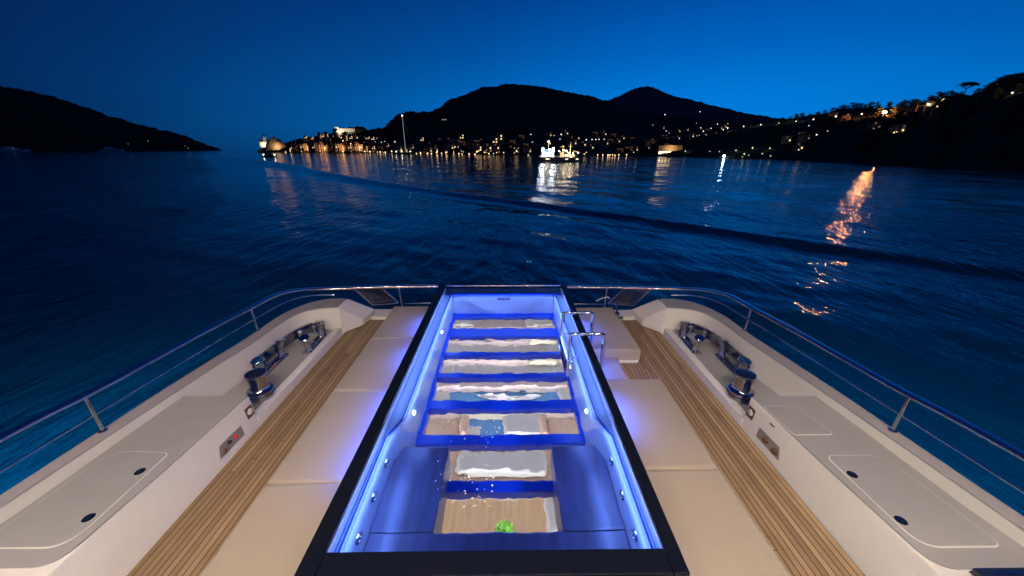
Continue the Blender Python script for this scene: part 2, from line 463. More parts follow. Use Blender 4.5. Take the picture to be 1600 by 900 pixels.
farm.mesh('far_mountain', HAZEWOOD, 14, 7, .006, na=300, nt=24, seed=3)
right = Hill([(985, 240), (1040, 226), (1100, 213), (1160, 200), (1215, 189), (1240, 185), (1262, 181), (1296, 176), (1314, 172), (1330, 169), (1366, 167), (1379, 168.5), (1406, 167), (1436, 164), (1465, 154), (1494, 149), (1528, 144), (1541, 139), (1560, 132), (1577, 130), (1600, 123), (1660, 112), (1760, 96), (2000, 70), (2600, 20)],
             [(985, 420), (1100, 520), (1240, 560), (1380, 470), (1480, 430), (1600, 400), (2000, 360), (2600, 330)], [(985, 398), (1100, 362), (1200, 322), (1260, 290), (1340, 246), (1400, 228), (1480, 207), (1600, 186), (1760, 170), (2000, 150), (2600, 140)], .85)
right.mesh('right_hill', FOREST, 2.0, 1.3, .03, na=560, nt=40, seed=4)

# ================================================================== TREES
LEAF = noisy(mat('pine foliage', (0.018, 0.032, 0.014), .8), (0.045, 0.06, 0.022), .8, 3)
BARK = noisy(mat('bark', (0.06, 0.045, 0.03), .9), (0.03, 0.022, 0.016), 4, 4)


def tree_meshes(kind, rng):
    tr = MB(); cr = MB()
    H = 7.0
    if kind == 'umbrella':
        tr.tube([(0, 0, -1), (.1, 0, 2), (.35, 0, 4.3)], [.32, .26, .2], 7)
        for k in range(7):
            a = k * .9; tr.tube([(.35, 0, 4.1), (.35 + 1.6 * math.cos(a), 1.6 * math.sin(a), 5.2), (.35 + 3 * math.cos(a), 3 * math.sin(a), 5.9)], [.13, .09, .04], 5)
        cl = [(.35 + r * math.cos(a), r * math.sin(a), 6.1 + .9 * (1 - (r / 4) ** 2) + rng.uniform(-.2, .3) - .12 * r * math.cos(a) * .6, rng.uniform(.8, 1.3)) for r, a in [(rng.uniform(0, 4.0), rng.uniform(0, 6.28)) for _ in range(80)]]
        fl = .6
    else:
        tr.tube([(0, 0, -1), (.1, .1, 2.4), (.0, .2, 5)], [.25, .2, .08], 6)
        for k in range(5):
            a = k * 1.3; tr.tube([(.05, .1, 2 + k * .4), (1.3 * math.cos(a), 1.3 * math.sin(a), 3.2 + k * .5)], [.09, .03], 5)
        cl = []
        for _ in range(30):
            z = rng.uniform(1.6, 7.2); w = 2.4 * math.sin(math.pi * min(1, (z - .6) / 7.2)) ** .7 * (1 if kind == 'round' else .75)
            a = rng.uniform(0, 6.28); r = w * math.sqrt(rng.uniform(0, 1)); cl.append((r * math.cos(a), r * math.sin(a), z, rng.uniform(.6, 1.1)))
        fl = .8
    for (x, y, z, r) in cl:
        for _ in range(34):
            d = Vector((rng.gauss(0, 1), rng.gauss(0, 1), rng.gauss(0, 1) * fl)).normalized() * r * rng.uniform(.5, 1.05); d.z *= fl
            c = Vector((x, y, z)) + d; s = rng.uniform(.16, .34)
            u = Vector((rng.gauss(0, 1), rng.gauss(0, 1), rng.gauss(0, 1))).normalized(); w = u.orthogonal().normalized()
            cr.add([c - u * s, c + w * s * .6, c + u * s, c - w * s * .6], [(0, 1, 2, 3)])
    return tr, cr


def make_tree(kind, label, group, rng):
    t = thing('umbrella_pine' if kind == 'umbrella' else 'pine_tree', label, 'tree', (0, 0, 0), group); a, b = tree_meshes(kind, rng)
    a.build('trunk', BARK, t); b.build('crown', LEAF, t, smooth=0); return t


rng = random.Random(5)
up = make_tree('umbrella', 'lone umbrella pine with flat wide crown standing above the right ridge', None, rng)
P, _ = right.on(1506, 147.5); up.location = P; up.location.z -= 1.6; up.scale = (1.3, 1.25, 1.2); up.rotation_euler.z = .3
protos = [make_tree(k, 'dark bushy tree growing on the ridge of the right-hand hill', 'trees along the right-hand ridge', rng) for k in ('round', 'tall', 'round')]
ridge_px = [1214, 1226, 1238, 1247, 1256, 1268, 1281, 1290, 1303, 1309, 1316, 1322, 1331, 1338, 1345, 1352, 1359, 1368, 1372, 1388, 1399, 1405, 1410, 1414, 1424, 1430, 1436, 1441, 1448, 1455, 1460, 1466, 1473, 1480, 1487, 1519, 1527, 1534, 1540, 1545, 1552, 1557, 1562, 1567, 1574, 1582, 1588, 1594, 1600, 1606]
for i, px in enumerate(ridge_px):
    o = protos[i] if i < 3 else copy_tree(protos[i % 3])
    a = azel(px, 170)[0]; x, y, z = right.pos(a, rng.uniform(.93, 1.0)); o.location = (x, y, z - 1.4)
    big = 1.25 if 1535 < px < 1570 or px in (1405, 1410, 1322, 1316) else 1
    s = rng.uniform(.5, .85) * big; o.scale = (s * rng.uniform(1.3, 2.2), s * rng.uniform(1.3, 2.0), s); o.rotation_euler.z = rng.uniform(0, 6)
    if i >= 3: o['group'] = 'trees along the right-hand ridge'
slope = copy_tree(protos[0]); slope['label'] = 'dark tree standing on the slope of the right-hand hill below its ridge'; slope['group'] = 'trees on the right-hand slope'
for i in range(110):
    o = slope if i == 0 else copy_tree(slope)
    px = rng.uniform(1190, 1640); a = azel(px, 200)[0]; t = rng.uniform(.04, .88); x, y, z = right.pos(a, t); o.location = (x, y, z - .8)
    s = rng.uniform(.45, .9); o.scale = (s * 1.25, s * 1.2, s); o.rotation_euler.z = rng.uniform(0, 6)

# ================================================================== THE TOWN
WARM = (1.0, .62, .28); WHITE = (1.0, .9, .74); COOL = (.8, .9, 1.0); ORANGE = (1.0, .36, .10); GREENISH = (.85, 1.0, .6)
POLE = mat('lamp pole', (.05, .05, .05), .5)


def lampmat(n, c, s): return emit(n, c, s)


LAMPS = {}


def lamp_proto(key, col, strength, rad, pole=4.0):
    mb = MB(); mb.ball((0, 0, 0), 1, 6, 0); mb.tube([(0, 0, -pole / rad), (0, 0, -1)], .12 / rad * 1.0, 5, 1)
    me = mb.build('street_lamp', [emit('lamp glass ' + key, col, strength), POLE], smooth=60)
    me.scale = (rad, rad, rad); LAMPS[key] = [me, True, rad]


for key, col, st in (('warm', WARM, 3.4), ('white', WHITE, 2.4), ('cool', COOL, 34), ('dimwarm', WARM, 2.2), ('dimwhite', WHITE, 1.2), ('dimgreen', GREENISH, 1.0)):
    lamp_proto(key, col, st, 1.0)


def lamp(P, key, rad, label, group):
    base, first, _ = LAMPS[key]
    if first: o = base; LAMPS[key][1] = False
    else: o = base.copy(); COL.objects.link(o)
    o.location = P; o.scale = (rad, rad, rad); return tag(o, label, 'street lamp', group)


def lamps(hill, pts, key, px_r, label, group, lift=.0):
    for q in pts:
        px, py = q[:2]; P, t = hill.on(px, py)
        D = math.hypot(P.x, P.y); k = q[2] if len(q) > 2 else 1
        P = P * (1 - 6 / D) if D > 20 else P                    # stand a little in front of the slope
        P.z = CAMZ + azel(px, py)[1] * math.hypot(P.x, P.y)
        lamp(P, key, .82 * px_r * k * D / FPX, label, group)


_q = random.Random(11)
lamps(town, [(_q.uniform(440, 590), _q.uniform(231, 237.6), _q.uniform(.5, .9)) for _ in range(34)], 'dimwarm', .8, 'faint warm light among the old quay houses left of the tall-masted yacht', 'faint lights of the old quay')
lamps(town, [(_q.uniform(590, 830), _q.triangular(222, 240, 237), _q.uniform(.45, .85)) for _ in range(52)], 'dimwarm', .8, 'faint warm light in the waterfront town under the big dark mountain', 'faint lights under the mountain')
lamps(town, [(_q.uniform(1000, 1130), _q.uniform(205, 240), _q.uniform(.45, .8)) for _ in range(26)], 'dimwhite', .8, 'faint light among houses and trees around the lit villa', 'faint lights around the villa')
lamps(town, [(421, 229, .7), (463, 235), (466, 233.4, .8), (476, 235), (483, 234.5, .8), (492, 234.8), (500, 234, 1.2), (508, 235, 1.1), (516, 235.2), (528, 236, 1.2), (536, 237), (549, 236.5), (558, 236, .9), (570, 236.6), (578, 237)], 'warm', .95, 'warm street lamp on the old quay left of the tall-masted sailing yacht', 'lamps along the old quay')
lamps(town, [(594, 237.5), (602, 238), (612, 236.5), (621, 239), (645, 238.6, .8), (651, 240), (657, 239), (663, 238), (668, 239.5), (674, 240), (682, 238.6), (690, 239.5), (698, 238, 1.3)], 'dimwarm', 1.1, 'warm lamp among moored boats just right of the tall-masted sailing yacht', 'lamps by the moored boats')
lamps(town, [(683, 237.4, 1.1), (697, 239, 1.3), (709, 239.6, .8), (717, 240), (722, 240.6, .8), (733, 240.4), (742, 240.9), (745, 237, 1.4), (751, 234, 1.1), (748, 235.5, 1.1), (757, 238), (764, 240), (776, 238.4, .8), (787, 238.6, .8)], 'warm', .85, 'warm waterfront lamp below the big dark mountain, left of the lit ship', 'waterfront lamps left of the ship')
lamps(town, [(807, 235.6), (826, 235.4), (825.5, 242, .8), (693, 226, .8), (720, 226.5, .8), (765, 226, .7), (771, 240, .7), (702, 226), (716, 230, .8), (737, 230, .7)], 'white', .8, 'white waterfront lamp at the foot of the big dark mountain', 'white lamps under the mountain')
lamps(town, [(506, 215.5, 1.2), (512, 214, 1.1), (521, 213.3, .9), (524, 209, .8), (503, 217, .8), (529, 205.5, 1), (531, 210, 1.3), (533, 215, .8), (536, 220), (538, 222.6, .8), (534, 226), (548, 224.6, .8), (472, 221, .7)], 'warm', .9, 'warm lamp climbing the steep village below the floodlit castle wall', 'lamps up the castle village')
lamps(town, [(596, 222.5, .8), (601, 221, .6), (617, 221.5), (640, 217.6), (651, 221, .9), (655, 213.5, .7), (661, 214, .6), (592, 233, .7), (589, 216, .5)], 'dimwhite', 1.1, 'small white lamp on the slope behind the sailing yacht mast', 'lamps behind the mast')
lamps(town, [(691.5, 187, .55), (694, 187, .55), (697, 187, .55)], 'dimwhite', .9, 'one of three tiny white lights in a row high on the dark mountain', 'three lights high on the mountain')
lamps(town, [(829.5, 210.5, 1.1), (842, 219, .8), (832, 222, .7), (866, 212.3), (877, 210, 1.1), (874, 207.5, .6)], 'dimwhite', 1.15, 'white lamp on the lower mountain slope above the lit ship', 'lamps above the ship')
lamps(town, [(875, 217.5), (890, 218.6), (902, 219, 1.2), (904.5, 216), (916, 218.5, 1.2), (925, 218), (931, 218), (936, 217.6), (944, 217.8), (953, 217), (968.5, 217, .7), (981, 216), (992, 215, .8), (1004, 214)], 'white', .72, 'white lamp in the row along the hill road right of the ship', 'lamps along the hill road')
lamps(town, [(913, 241), (916, 238, .7), (934, 242), (942, 242), (950, 242.3, 1.2), (953, 242, 1), (957, 241.8), (961, 242.5), (967, 242, 1.1), (979, 242, 1.2), (988, 243), (990, 238, .7), (1005, 241), (1006, 243.4, .7), (1018, 241.5), (1021, 237, .7), (1034, 242.8, 1.3)], 'warm', .85, 'warm promenade lamp on the quay between the ship and the lit villa', 'promenade lamps right of the ship')
lamps(town, [(1030, 228), (1036, 226.2, .9), (1040, 226), (1024, 236, .7), (1009, 227, .8), (1029, 211, .7), (1041, 204.5, .7), (1060, 200, .9), (1069, 200.5, .7), (1066, 203.7, .7), (1088, 190.5, .8), (1094, 174.5, .8), (1039, 179, .9), (1088, 192.7, .6), (1109, 190.5, .6), (1113, 190.7, .6), (1119, 190, .7), (1121, 194, .8), (1088, 202, .7), (1095, 200), (1099, 205, 1), (1111, 200.5, .8), (1130, 202.6), (1137, 193.6, .8), (1085, 210, .8)], 'white', .72, 'white lamp among hillside houses under the far blue mountain', 'lamps among the hillside houses')
lamps(right, [(1137, 200, .9), (1162, 197.5, .9), (1189, 194.8, .9), (1217, 192.5, .9), (1244, 190, 1.2)], 'white', .8, 'white lamp lighting shrubs along the upper road in a row', 'upper road lamps')
lamps(right, [(1271, 186.5), (1264, 196.5, .7), (1263, 216, .7), (1293, 204.5, .9), (1276, 210.5), (1264, 215.6, .7), (1248, 234, .8), (1306, 182, 1.2), (1325, 179, .7), (1346.5, 178, 1.1), (1365, 201, .7), (1409, 203.5, .8), (1476, 160.6, 1), (1582, 144.8, 1.1), (1576, 211.5, .0001)], 'white', .8, 'white lamp scattered on the wooded slope of the right-hand hill', 'lamps on the right-hand slope')
lamps(right, [(1109, 236.5, .7), (1124, 237, .7), (1163, 240.5), (1170, 242.5, .6), (1191, 240, .8), (1204, 243.5, .8), (1176, 231, 1.1), (1150, 235, 1.0), (1203, 231.5, .9), (1160, 245, .6), (1071, 236, .9)], 'dimgreen', 1.0, 'pale greenish lamp between shoreline trees right of the villa', 'lamps between the shoreline trees')
lamps(right, [(1131.5, 243.6, 1.25)], 'cool', 1.2, 'brightest bluish white floodlight on the shore right of the villa', None)
lamps(right, [(1397, 207, .8), (1401, 206, .6)], 'dimwarm', .9, 'dim warm lamp half-way down the right-hand slope', 'two dim lamps on the slope')
lamps(left, [(200, 225, .3), (231, 220.5, .33), (294, 231.5, .36), (289, 228, .22)], 'dimwhite', .75, 'tiny pale light near the water on the left headland', 'lights on the left headland')
lamps(right, [(1382, 176, 1.0)], 'warm', 1.0, 'large bright orange lamp glowing on the right-hand ridge', None)
for o in list(bpy.data.objects):
    if o.get('label', '').startswith('large bright orange lamp'):
        o.data = o.data.copy(); o.data.materials[0] = emit('orange lamp glass', ORANGE, 700); orange_lamp = o
        s = 2.2; o.scale = (1.0, 1.0, 1.0); o.location = Vector(o.location) * (1 - 14 / Vector(o.location).length)
        o.location.z = CAMZ + azel(1382, 175)[1] * math.hypot(o.location.x, o.location.y)
    if o.get('label', '').startswith('brightest bluish'):
        o.data = o.data.copy(); o.data.materials[0] = emit('floodlight glass', (.75, .88, 1.0), 45)

# houses ------------------------------------------------------------------
PLASTER = [noisy(mat('plaster ' + n, c, .9), tuple(q * .8 for q in c), .6, 4) for n, c in (('ochre', (.34, .2, .11)), ('rose', (.32, .15, .11)), ('cream', (.42, .34, .25)), ('stone', (.27, .23, .19)))]
ROOF = noisy(mat('roof tiles', (.10, .05, .035), .9), (.06, .035, .03), 1.5, 3)
WLIT = emit('lit window', (1, .66, .32), 1.6); WDIM = emit('dim window', (1, .55, .25), .14); WDARK = mat('dark window', (.01, .012, .02), .15)


def house_proto(w, d, h, plaster, floors, cols, lit, flat=False, rng=rng):
    t = thing('house', '', 'house', (0, 0, 0))
    b = MB(); b.box((0, 0, h / 2 - 2), (w, d, h + 4)); b.build('wall', plaster, t, smooth=0)
    r = MB()
    if flat: r.box((0, 0, h + .25), (w + .5, d + .5, .5))
    else: r.add([(-w / 2 - .4, -d / 2 - .4, h), (w / 2 + .4, -d / 2 - .4, h), (w / 2 + .4, d / 2 + .4, h), (-w / 2 - .4, d / 2 + .4, h), (-w / 2 + d * .3, 0, h + d * .2), (w / 2 - d * .3, 0, h + d * .2)], [(0, 1, 5, 4), (1, 2, 5), (2, 3, 4, 5), (3, 0, 4), (0, 3, 2, 1)])
    r.build('roof', ROOF, t, smooth=0)
    for f in range(floors):
        for c in range(cols):
            x = (c + .5) / cols * w - w / 2; z = (f + .55) / floors * h; k = rng.random()
            wb = MB(); wb.box((x, -d / 2 - .03, z), (w / cols * .42, .1, h / floors * .5)); wb.build('window', WLIT if k < lit else (WDIM if k < lit * 2.2 else WDARK), t, smooth=0)
    return t


HP = [house_proto(9, 8, 16, PLASTER[0], 4, 3, .10), house_proto(8, 8, 19, PLASTER[1], 5, 2, .08), house_proto(8, 8, 14, PLASTER[2], 4, 2, .12), house_proto(13, 9, 7, PLASTER[2], 2, 4, .2), house_proto(11, 9, 8, PLASTER[3], 2, 3, .2, True), house_proto(10, 8, 6, PLASTER[0], 2, 3, .2)]
used = [False] * len(HP)


def place_house(P, k, label, group, sc=1.0):
    if used[k]: o = copy_tree(HP[k])
    else: o = HP[k]; used[k] = True
    o.location = P; o.rotation_euler.z = math.atan2(-P.x, P.y) + rng.uniform(-.25, .25); o.scale = (sc, sc, sc)
    return tag(o, label, 'house', group)


for i, px in enumerate(np.arange(462, 586, 6.1)):
    P, t = town.on(px, 237.2); D = math.hypot(P.x, P.y); P = P * (1 + 6 / D); P.z = ZS + 1
    place_house(P, i % 3, 'tall narrow old house in the terrace along the quay left of the yacht mast', 'terrace of old quay houses', D / 800 * rng.uniform(.85, 1.1))
for i in range(26):
    px = rng.uniform(474, 586); top = np.interp(px, [470, 545, 586], [222, 207, 215]); P, t = town.on(px, rng.uniform(top, 226)); 
    place_house(P, rng.choice([0, 2, 3, 4, 5]), 'old stone house on the steep village slope below the castle', 'houses of the castle village', rng.uniform(.7, 1))
for i in range(30):
    px = rng.uniform(590, 800); P, t = town.on(px, rng.uniform(222, 238))
    place_house(P, rng.choice([3, 4, 5, 2]), 'low house by the waterfront between the sailing yacht and the ship', 'houses under the big mountain', rng.uniform(.8, 1.15))
for i in range(22):
    px = rng.uniform(812, 1000); P, t = town.on(px, rng.uniform(207, 240))
    place_house(P, rng.choice([3, 4, 5]), 'hillside house above the quay behind and right of the ship', 'houses behind the ship', rng.uniform(.7, 1.0))
for i in range(30):
    px = rng.uniform(1008, 1140); P, t = town.on(px, rng.uniform(196, 236))
    place_house(P, rng.choice([3, 4, 5]), 'house in the village climbing the slope under the far blue mountain', 'houses of the right village', rng.uniform(.6, .9))
for i, (px, py) in enumerate([(1228, 222), (1256, 219), (1252, 214), (1247, 234), (1300, 184), (1320, 188), (1365, 202), (1400, 207), (1440, 172), (1455, 170)]):
    P, t = right.on(px, py); place_house(P, [4, 3, 5][i % 3], 'small house half hidden among trees on the right-hand hill', 'houses on the right-hand hill', .55)

# the lit villa on the promenade
t = thing('villa', 'wide floodlit villa with bright ground floor at the water right of the ship', 'villa', (0, 0, 0))
P, _ = town.on(1046, 242.5)
v = MB(); v.box((0, 0, 4), (22, 9, 10)); v.build('wall', PLASTER[2], t, smooth=0)
v = MB(); v.box((0, 0, 9.3), (23, 10, .6)); v.build('roof', ROOF, t, smooth=0)
for k in range(7): v = MB(); v.box((-9 + k * 3, -4.6, 2.2), (2.2, .25, 2.6)); v.build('window', emit('villa window', (1, .75, .4), 5), t, smooth=0)
v = MB(); v.box((0, -6.5, 4.3), (24, 4.2, .3)); v.build('awning', PLASTER[2], t, smooth=0)
t.location = P; t.location.z = ZS + 1.2; t.rotation_euler.z = math.atan2(-P.x, P.y)

# church on the point, castle rock and castle wall
STONE = noisy(mat('pale stone', (.36, .3, .23), .9), (.25, .2, .15), .5, 5, bump=.5, bscale=1)
P, _ = town.on(414, 230); D = math.hypot(P.x, P.y)
t = thing('church', 'floodlit small stone church with bell tower on the tip of the point', 'church', (0, 0, 0))
v = MB(); v.box((0, 0, 6), (20, 11, 14)); v.build('nave', STONE, t, smooth=0)
v = MB(); v.add([(-10.5, -6, 13), (10.5, -6, 13), (10.5, 6, 13), (-10.5, 6, 13), (-10.5, 0, 17.5), (10.5, 0, 17.5)], [(0, 1, 5, 4), (2, 3, 4, 5), (3, 0, 4), (1, 2, 5), (0, 3, 2, 1)]); v.build('roof', ROOF, t, smooth=0)
v = MB(); v.box((3, 0, 13), (6, 6, 26)); v.add([(-.3, -3.3, 26), (6.3, -3.3, 26), (6.3, 3.3, 26), (-.3, 3.3, 26), (3, 0, 31)], [(0, 1, 4), (1, 2, 4), (2, 3, 4), (3, 0, 4)]); v.build('bell_tower', STONE, t, smooth=0)
t.location = P; t.rotation_euler.z = math.atan2(-P.x, P.y); t.scale = (.95, .95, .95); church = t
P, _ = town.on(434, 233)
v = MB(); n = 18
prof = []
for i in range(n + 1):
    for j in range(9):
        x = -1 + 2 * i / n; y = -1 + j / 4; h = max(0, 1 - x * x) ** .7 * max(0, 1 - y * y) ** .5 * (1 + .25 * mnoise.noise(Vector((x * 3, y * 3, 2)))) * (1 - .25 * x)
        prof.append((x * 24, y * 14, -3 + 27 * h + 3.2 * mnoise.noise(Vector((x * 7, y * 7, 5))) + 1.6 * mnoise.noise(Vector((x * 17, y * 17, 5)))))
v.add(prof, [(i * 9 + j, (i + 1) * 9 + j, (i + 1) * 9 + j + 1, i * 9 + j + 1) for i in range(n) for j in range(8)])
o = v.build('castle_rock', STONE, smooth=0); tag(o, 'floodlit brown rock outcrop just right of the church on the point', 'rock'); o.location = P; o.rotation_euler.z = math.atan2(-P.x, P.y)
P, _ = town.on(540, 208)
t = thing('castle', 'floodlit pale castle wall on the crest above the old village', 'castle', (0, 0, 0))
v = MB(); v.box((0, 0, 3), (42, 5, 12)); v.build('curtain_wall', STONE, t, smooth=0)
for k in range(12): v = MB(); v.box((-20.2 + k * 3.65, -.2, 9.7), (1.9, 4.2, 1.4)); v.build('merlon', STONE, t, smooth=0)
v = MB(); v.box((-17, -2.5, 3.5), (9, 8, 17)); v.build('tower', STONE, t, smooth=0)
t.location = P; t.rotation_euler.z = math.atan2(-P.x, P.y); castle = t


def flood(P, col, power, size, name='floodlight'):
    """a floodlight standing in front of a facade and shining at it, away from the bay"""
    ld = bpy.data.lights.new(name, 'AREA'); ld.energy = power; ld.color = col; ld.shape = 'DISK'; ld.size = size * 2; ld.spread = R(150)
    lo = bpy.data.objects.new(name, ld); COL.objects.link(lo); lo.location = P; lo.rotation_euler = (R(92), 0, -math.atan2(P.x, P.y)); return lo


def toward(P, m, dz): D = math.hypot(P.x, P.y); Q = Vector(P) * (1 - m / D); Q.z = P.z + dz; return Q


flood(toward(church.location, 16, 6), WHITE, 5000, .6)
P, _ = town.on(434, 233); flood(toward(P, 24, 5), WARM, 3500, .6)
flood(toward(castle.location, 22, 4) + Vector((-12, 0, 0)), WHITE, 6000, .6); flood(toward(castle.location, 22, 4) + Vector((10, 0, 0)), WHITE, 6000, .6)
for px in (480, 505, 535, 560):
    P, _ = town.on(px, 237); flood(toward(P, 12, 6), WARM, 2600, .6)
P, _ = town.on(1046, 242); flood(toward(P, 16, 5), WARM, 800, .5)
for px, py in ((1137, 201), (1163, 199), (1190, 196), (1218, 194), (1246, 191)):
    P, _ = right.on(px, py); flood(toward(P, 7, 3.2), GREENISH, 500, .4)
for px, py in ((1150, 238), (1176, 234), (1203, 234), (1073, 238)):
    P, _ = right.on(px, py); flood(toward(P, 6, 3), GREENISH, 120, .4)
for px, py, e in ((1470, 165, 200), (1448, 172, 150), (1572, 153, 250)):
    P, _ = right.on(px, py); flood(toward(P, 6, 3), (1, .8, .4), e, .4)

# ================================================================== VESSELS IN THE BAY
DKHULL = mat('dark hull paint', (.012, .014, .03), .25); WPAINT = mat('white ship paint', (.7, .7, .68), .4); YPAINT = mat('buff ship paint', (.45, .36, .22), .5)


def hull_sections(L, B, h, bow=1.0, n=14):
    sec = []
    for i in range(n + 1):
        u = i / n; x = -L / 2 + L * u; w = B / 2 * (min(1, .75 + u * 1.2) if u < .3 else max(.03, 1 - max(0, (u - .6) / .4) ** 2)); sh = h * (1 + .35 * max(0, u - .55) ** 1.5 * 2)
        sec.append([(x, -w * .8, -.8), (x, w * .8, -.8), (x + bow * 1.5 * max(0, u - .8), w, sh), (x + bow * 1.5 * max(0, u - .8), -w, sh)])
    return sec


P = at(872, 252.5, ZS)
ship = thing('supply_ship', 'dark hulled ship with floodlit white deckhouse and deck cranes anchored off the quay', 'ship', (0, 0, 0))
v = MB(); v.sweep([[(-x, y, z) for x, y, z in s] for s in hull_sections(25, 6.5, 2.6)]); v.build('hull', DKHULL, ship, smooth=30)
v = MB(); v.add([(-11.2, -2.6, 2.6), (-2.4, -2.6, 2.6), (-2.4, 2.6, 2.6), (-11.2, 2.6, 2.6), (-9.4, -2.3, 5.4), (-3, -2.3, 5.4), (-3, 2.3, 5.4), (-9.4, 2.3, 5.4)], [(0, 1, 5, 4), (1, 2, 6, 5), (2, 3, 7, 6), (3, 0, 4, 7), (4, 5, 6, 7)]); dh = v.build('deckhouse', WPAINT, ship, smooth=0)
for k in range(4): w = MB(); w.box((-8.2 + k * 1.5, -2.52, 4.4), (.8, .12, .6)); w.build('window', WDARK, dh, smooth=0)
v = MB(); v.box((-6.4, 0, 6.2), (5.2, 3.6, 1.5)); v.box((-6.4, 0, 7.1), (6, 4.2, .2)); v.build('wheelhouse', mat('wheelhouse glass', (.05, .1, .16), .1), ship, smooth=0)
v = MB(); v.tube([(-6.2, 0, 7.1), (-6.2, 0, 11.2)], .09, 6); v.build('mast', WPAINT, ship)
for x in (2.6, 7.2): v = MB(); v.tube([(x, 0, 2.4), (x, 0, 11.2 if x > 5 else 9.6)], [.28, .12], 6); v.tube([(x - 1.3, 0, 8.6), (x + 1.3, 0, 8.6)], .09, 5); v.build('derrick_mast', YPAINT, ship)
v = MB(); v.tube([(3, 0, 6.4), (4.5, 0, 6.1), (9, 0, 3.2)], .26, 6); v.build('crane_boom', YPAINT, ship)
v = MB(); v.tube([(8.6, 0, 3.4), (9, 0, 6.3), (13, 0, 5.2)], .24, 6); v.build('crane_boom', YPAINT, ship)
v = MB(); v.box((2.2, 0, 3.9), (2.6, 3, 2.8)); v.box((6.3, 0, 3.5), (2.4, 3.2, 2)); v.box((9.2, 0, 3.3), (1.6, 3, 1.6)); v.build('deck_machinery', YPAINT, ship, smooth=0)
v = MB(); v.tube([(-11.5, -3, 3.4), (0, -3.2, 3.3), (11, -3.0, 3.4)], .05, 4); v.build('bulwark_rail', WPAINT, ship)
FL = emit('ship floodlight', (.82, .92, 1), 190); FW = emit('ship deck light', (1, .82, .5), 60)
for x, z in ((-9.3, 7.6), (-9.6, 6.0), (-3.2, 7.6), (-3.0, 6.0)): w = MB(); w.ball((x, -2.4, z), .34, 6); w.build('floodlight', FL, ship)
w = MB(); w.ball((-6.2, -.2, 11.4), .34, 6); w.build('masthead_light', FW, ship)
for x, z in ((0.4, 6.2), (3.2, 6.6), (4.8, 6.2), (4.4, 3.6), (8.8, 4.6), (7.6, 3.0), (11.7, 5.0), (6.6, 5.0)): w = MB(); w.ball((x, -2.0, z), .24, 5); w.build('deck_light', FW, ship)
for x in (-7.2, -6.4, -5.6, 11, 11.8, 4.6, 5.6): w = MB(); w.box((x, -3.0, 1.55), (.5, .9, .35)); w.build('porthole', emit('porthole glow', (1, .8, .55), 4), ship, smooth=0)
ship.location = P; ship.rotation_euler.z = math.atan2(-P.x, P.y); sf = P.length / 240; ship.scale = (sf,) * 3
Q = toward(P, 10, 9); 
for dx, e in ((-6, 1500), (5, 900)): flood(P + Vector((dx, -7.0, 6.6)), (1, .86, .6), e, .3)

D = 620.0; a = azel(632, 240)[0]; P = Vector((D * math.sin(a), D * math.cos(a), ZS))
yt = thing('sailing_yacht', 'large moored sailing yacht with one very tall glowing mast', 'sailing yacht', (0, 0, 0))
v = MB(); v.sweep(hull_sections(30, 6, 2.2)); v.build('hull', DKHULL, yt, smooth=30)
v = MB(); v.box((-1, 0, 2.9), (11, 3.4, 1.4)); v.build('coachroof', WPAINT, yt, bevel=.3)
v = MB(); v.tube([(2, 0, 2), (2, 0, 53)], [.42, .26], 8); v.build('mast', emit('glowing mast', (.8, .85, .9), .35), yt)  # emission imitates lamplight falling on the mast
v = MB(); v.tube([(1.5, 0, 5), (-11, 0, 5.2)], .35, 8); v.build('boom', WPAINT, yt)
for z, w_ in ((17, 3.4), (30, 2.8), (42, 2)): v = MB(); v.tube([(2, -w_, z), (2, w_, z)], .1, 5); v.build('spreader', WPAINT, yt)
v = MB(); v.tube([(15.5, 0, 3), (2, 0, 52)], .06, 4); v.build('forestay', STEEL, yt)
w = MB(); w.ball((2, 0, 53.4), .55, 6); w.build('masthead_light', FW, yt)
for x in (-12, -4, 9): w = MB(); w.ball((x, -2, 3.6), .45, 6); w.build('deck_light', emit('yacht deck light', (1, .85, .6), 20), yt)
yt.location = P; yt.rotation_euler.z = math.atan2(-P.x, P.y)

a = azel(420, 240)[0]; P = Vector((430 * math.sin(a), 430 * math.cos(a), ZS))
b = thing('motor_boat', 'small dark motor boat with two lights lying below the church point', 'boat', (0, 0, 0))
v = MB(); v.sweep(hull_sections(11, 3.6, 1.7)); v.build('hull', DKHULL, b, smooth=30)
v = MB(); v.box((-.6, 0, 2.6), (5.4, 2.6, 2)); v.box((-.6, 0, 3.75), (6, 3, .3)); v.build('cabin', DKHULL, b, bevel=.2)
for x in (-4.4, 4.4): w = MB(); w.ball((x, -1.2, 1.9), .35, 6); w.build('lantern', emit('boat lantern', (1, .85, .65), 18), b)
b.location = P; b.rotation_euler.z = math.atan2(-P.x, P.y)
for k, (px, lab, L_) in enumerate(((20, 'pale low motor yacht lying under the far end of the left headland', 70), (176, 'dim grey boat hull moored mid-way along the left headland shore', 62))):
    a = azel(px, 236)[0]; P = Vector((1900 * math.sin(a), 1900 * math.cos(a), ZS))
    b = thing('motor_yacht', lab, 'boat', (0, 0, 0))
    v = MB(); v.sweep(hull_sections(L_, 12, 6)); v.build('hull', WPAINT, b, smooth=30)
    v = MB(); v.box((-4, 0, 8.4), (L_ * .5, 9, 5)); v.box((-6, 0, 12.6), (L_ * .3, 7, 3.6)); v.build('superstructure', WPAINT, b, bevel=.4)
    b.location = P; b.rotation_euler.z = math.atan2(-P.x, P.y) + .2
    if k == 0: w = MB(); w.ball((P.x + 1, P.y - 8, ZS + 10), .9, 5); w.build('deck_light', emit('dim deck light', (.9, .9, 1), .2), b)

# ================================================================== THE YACHT
XM = -0.10                                          # centre line of the yacht


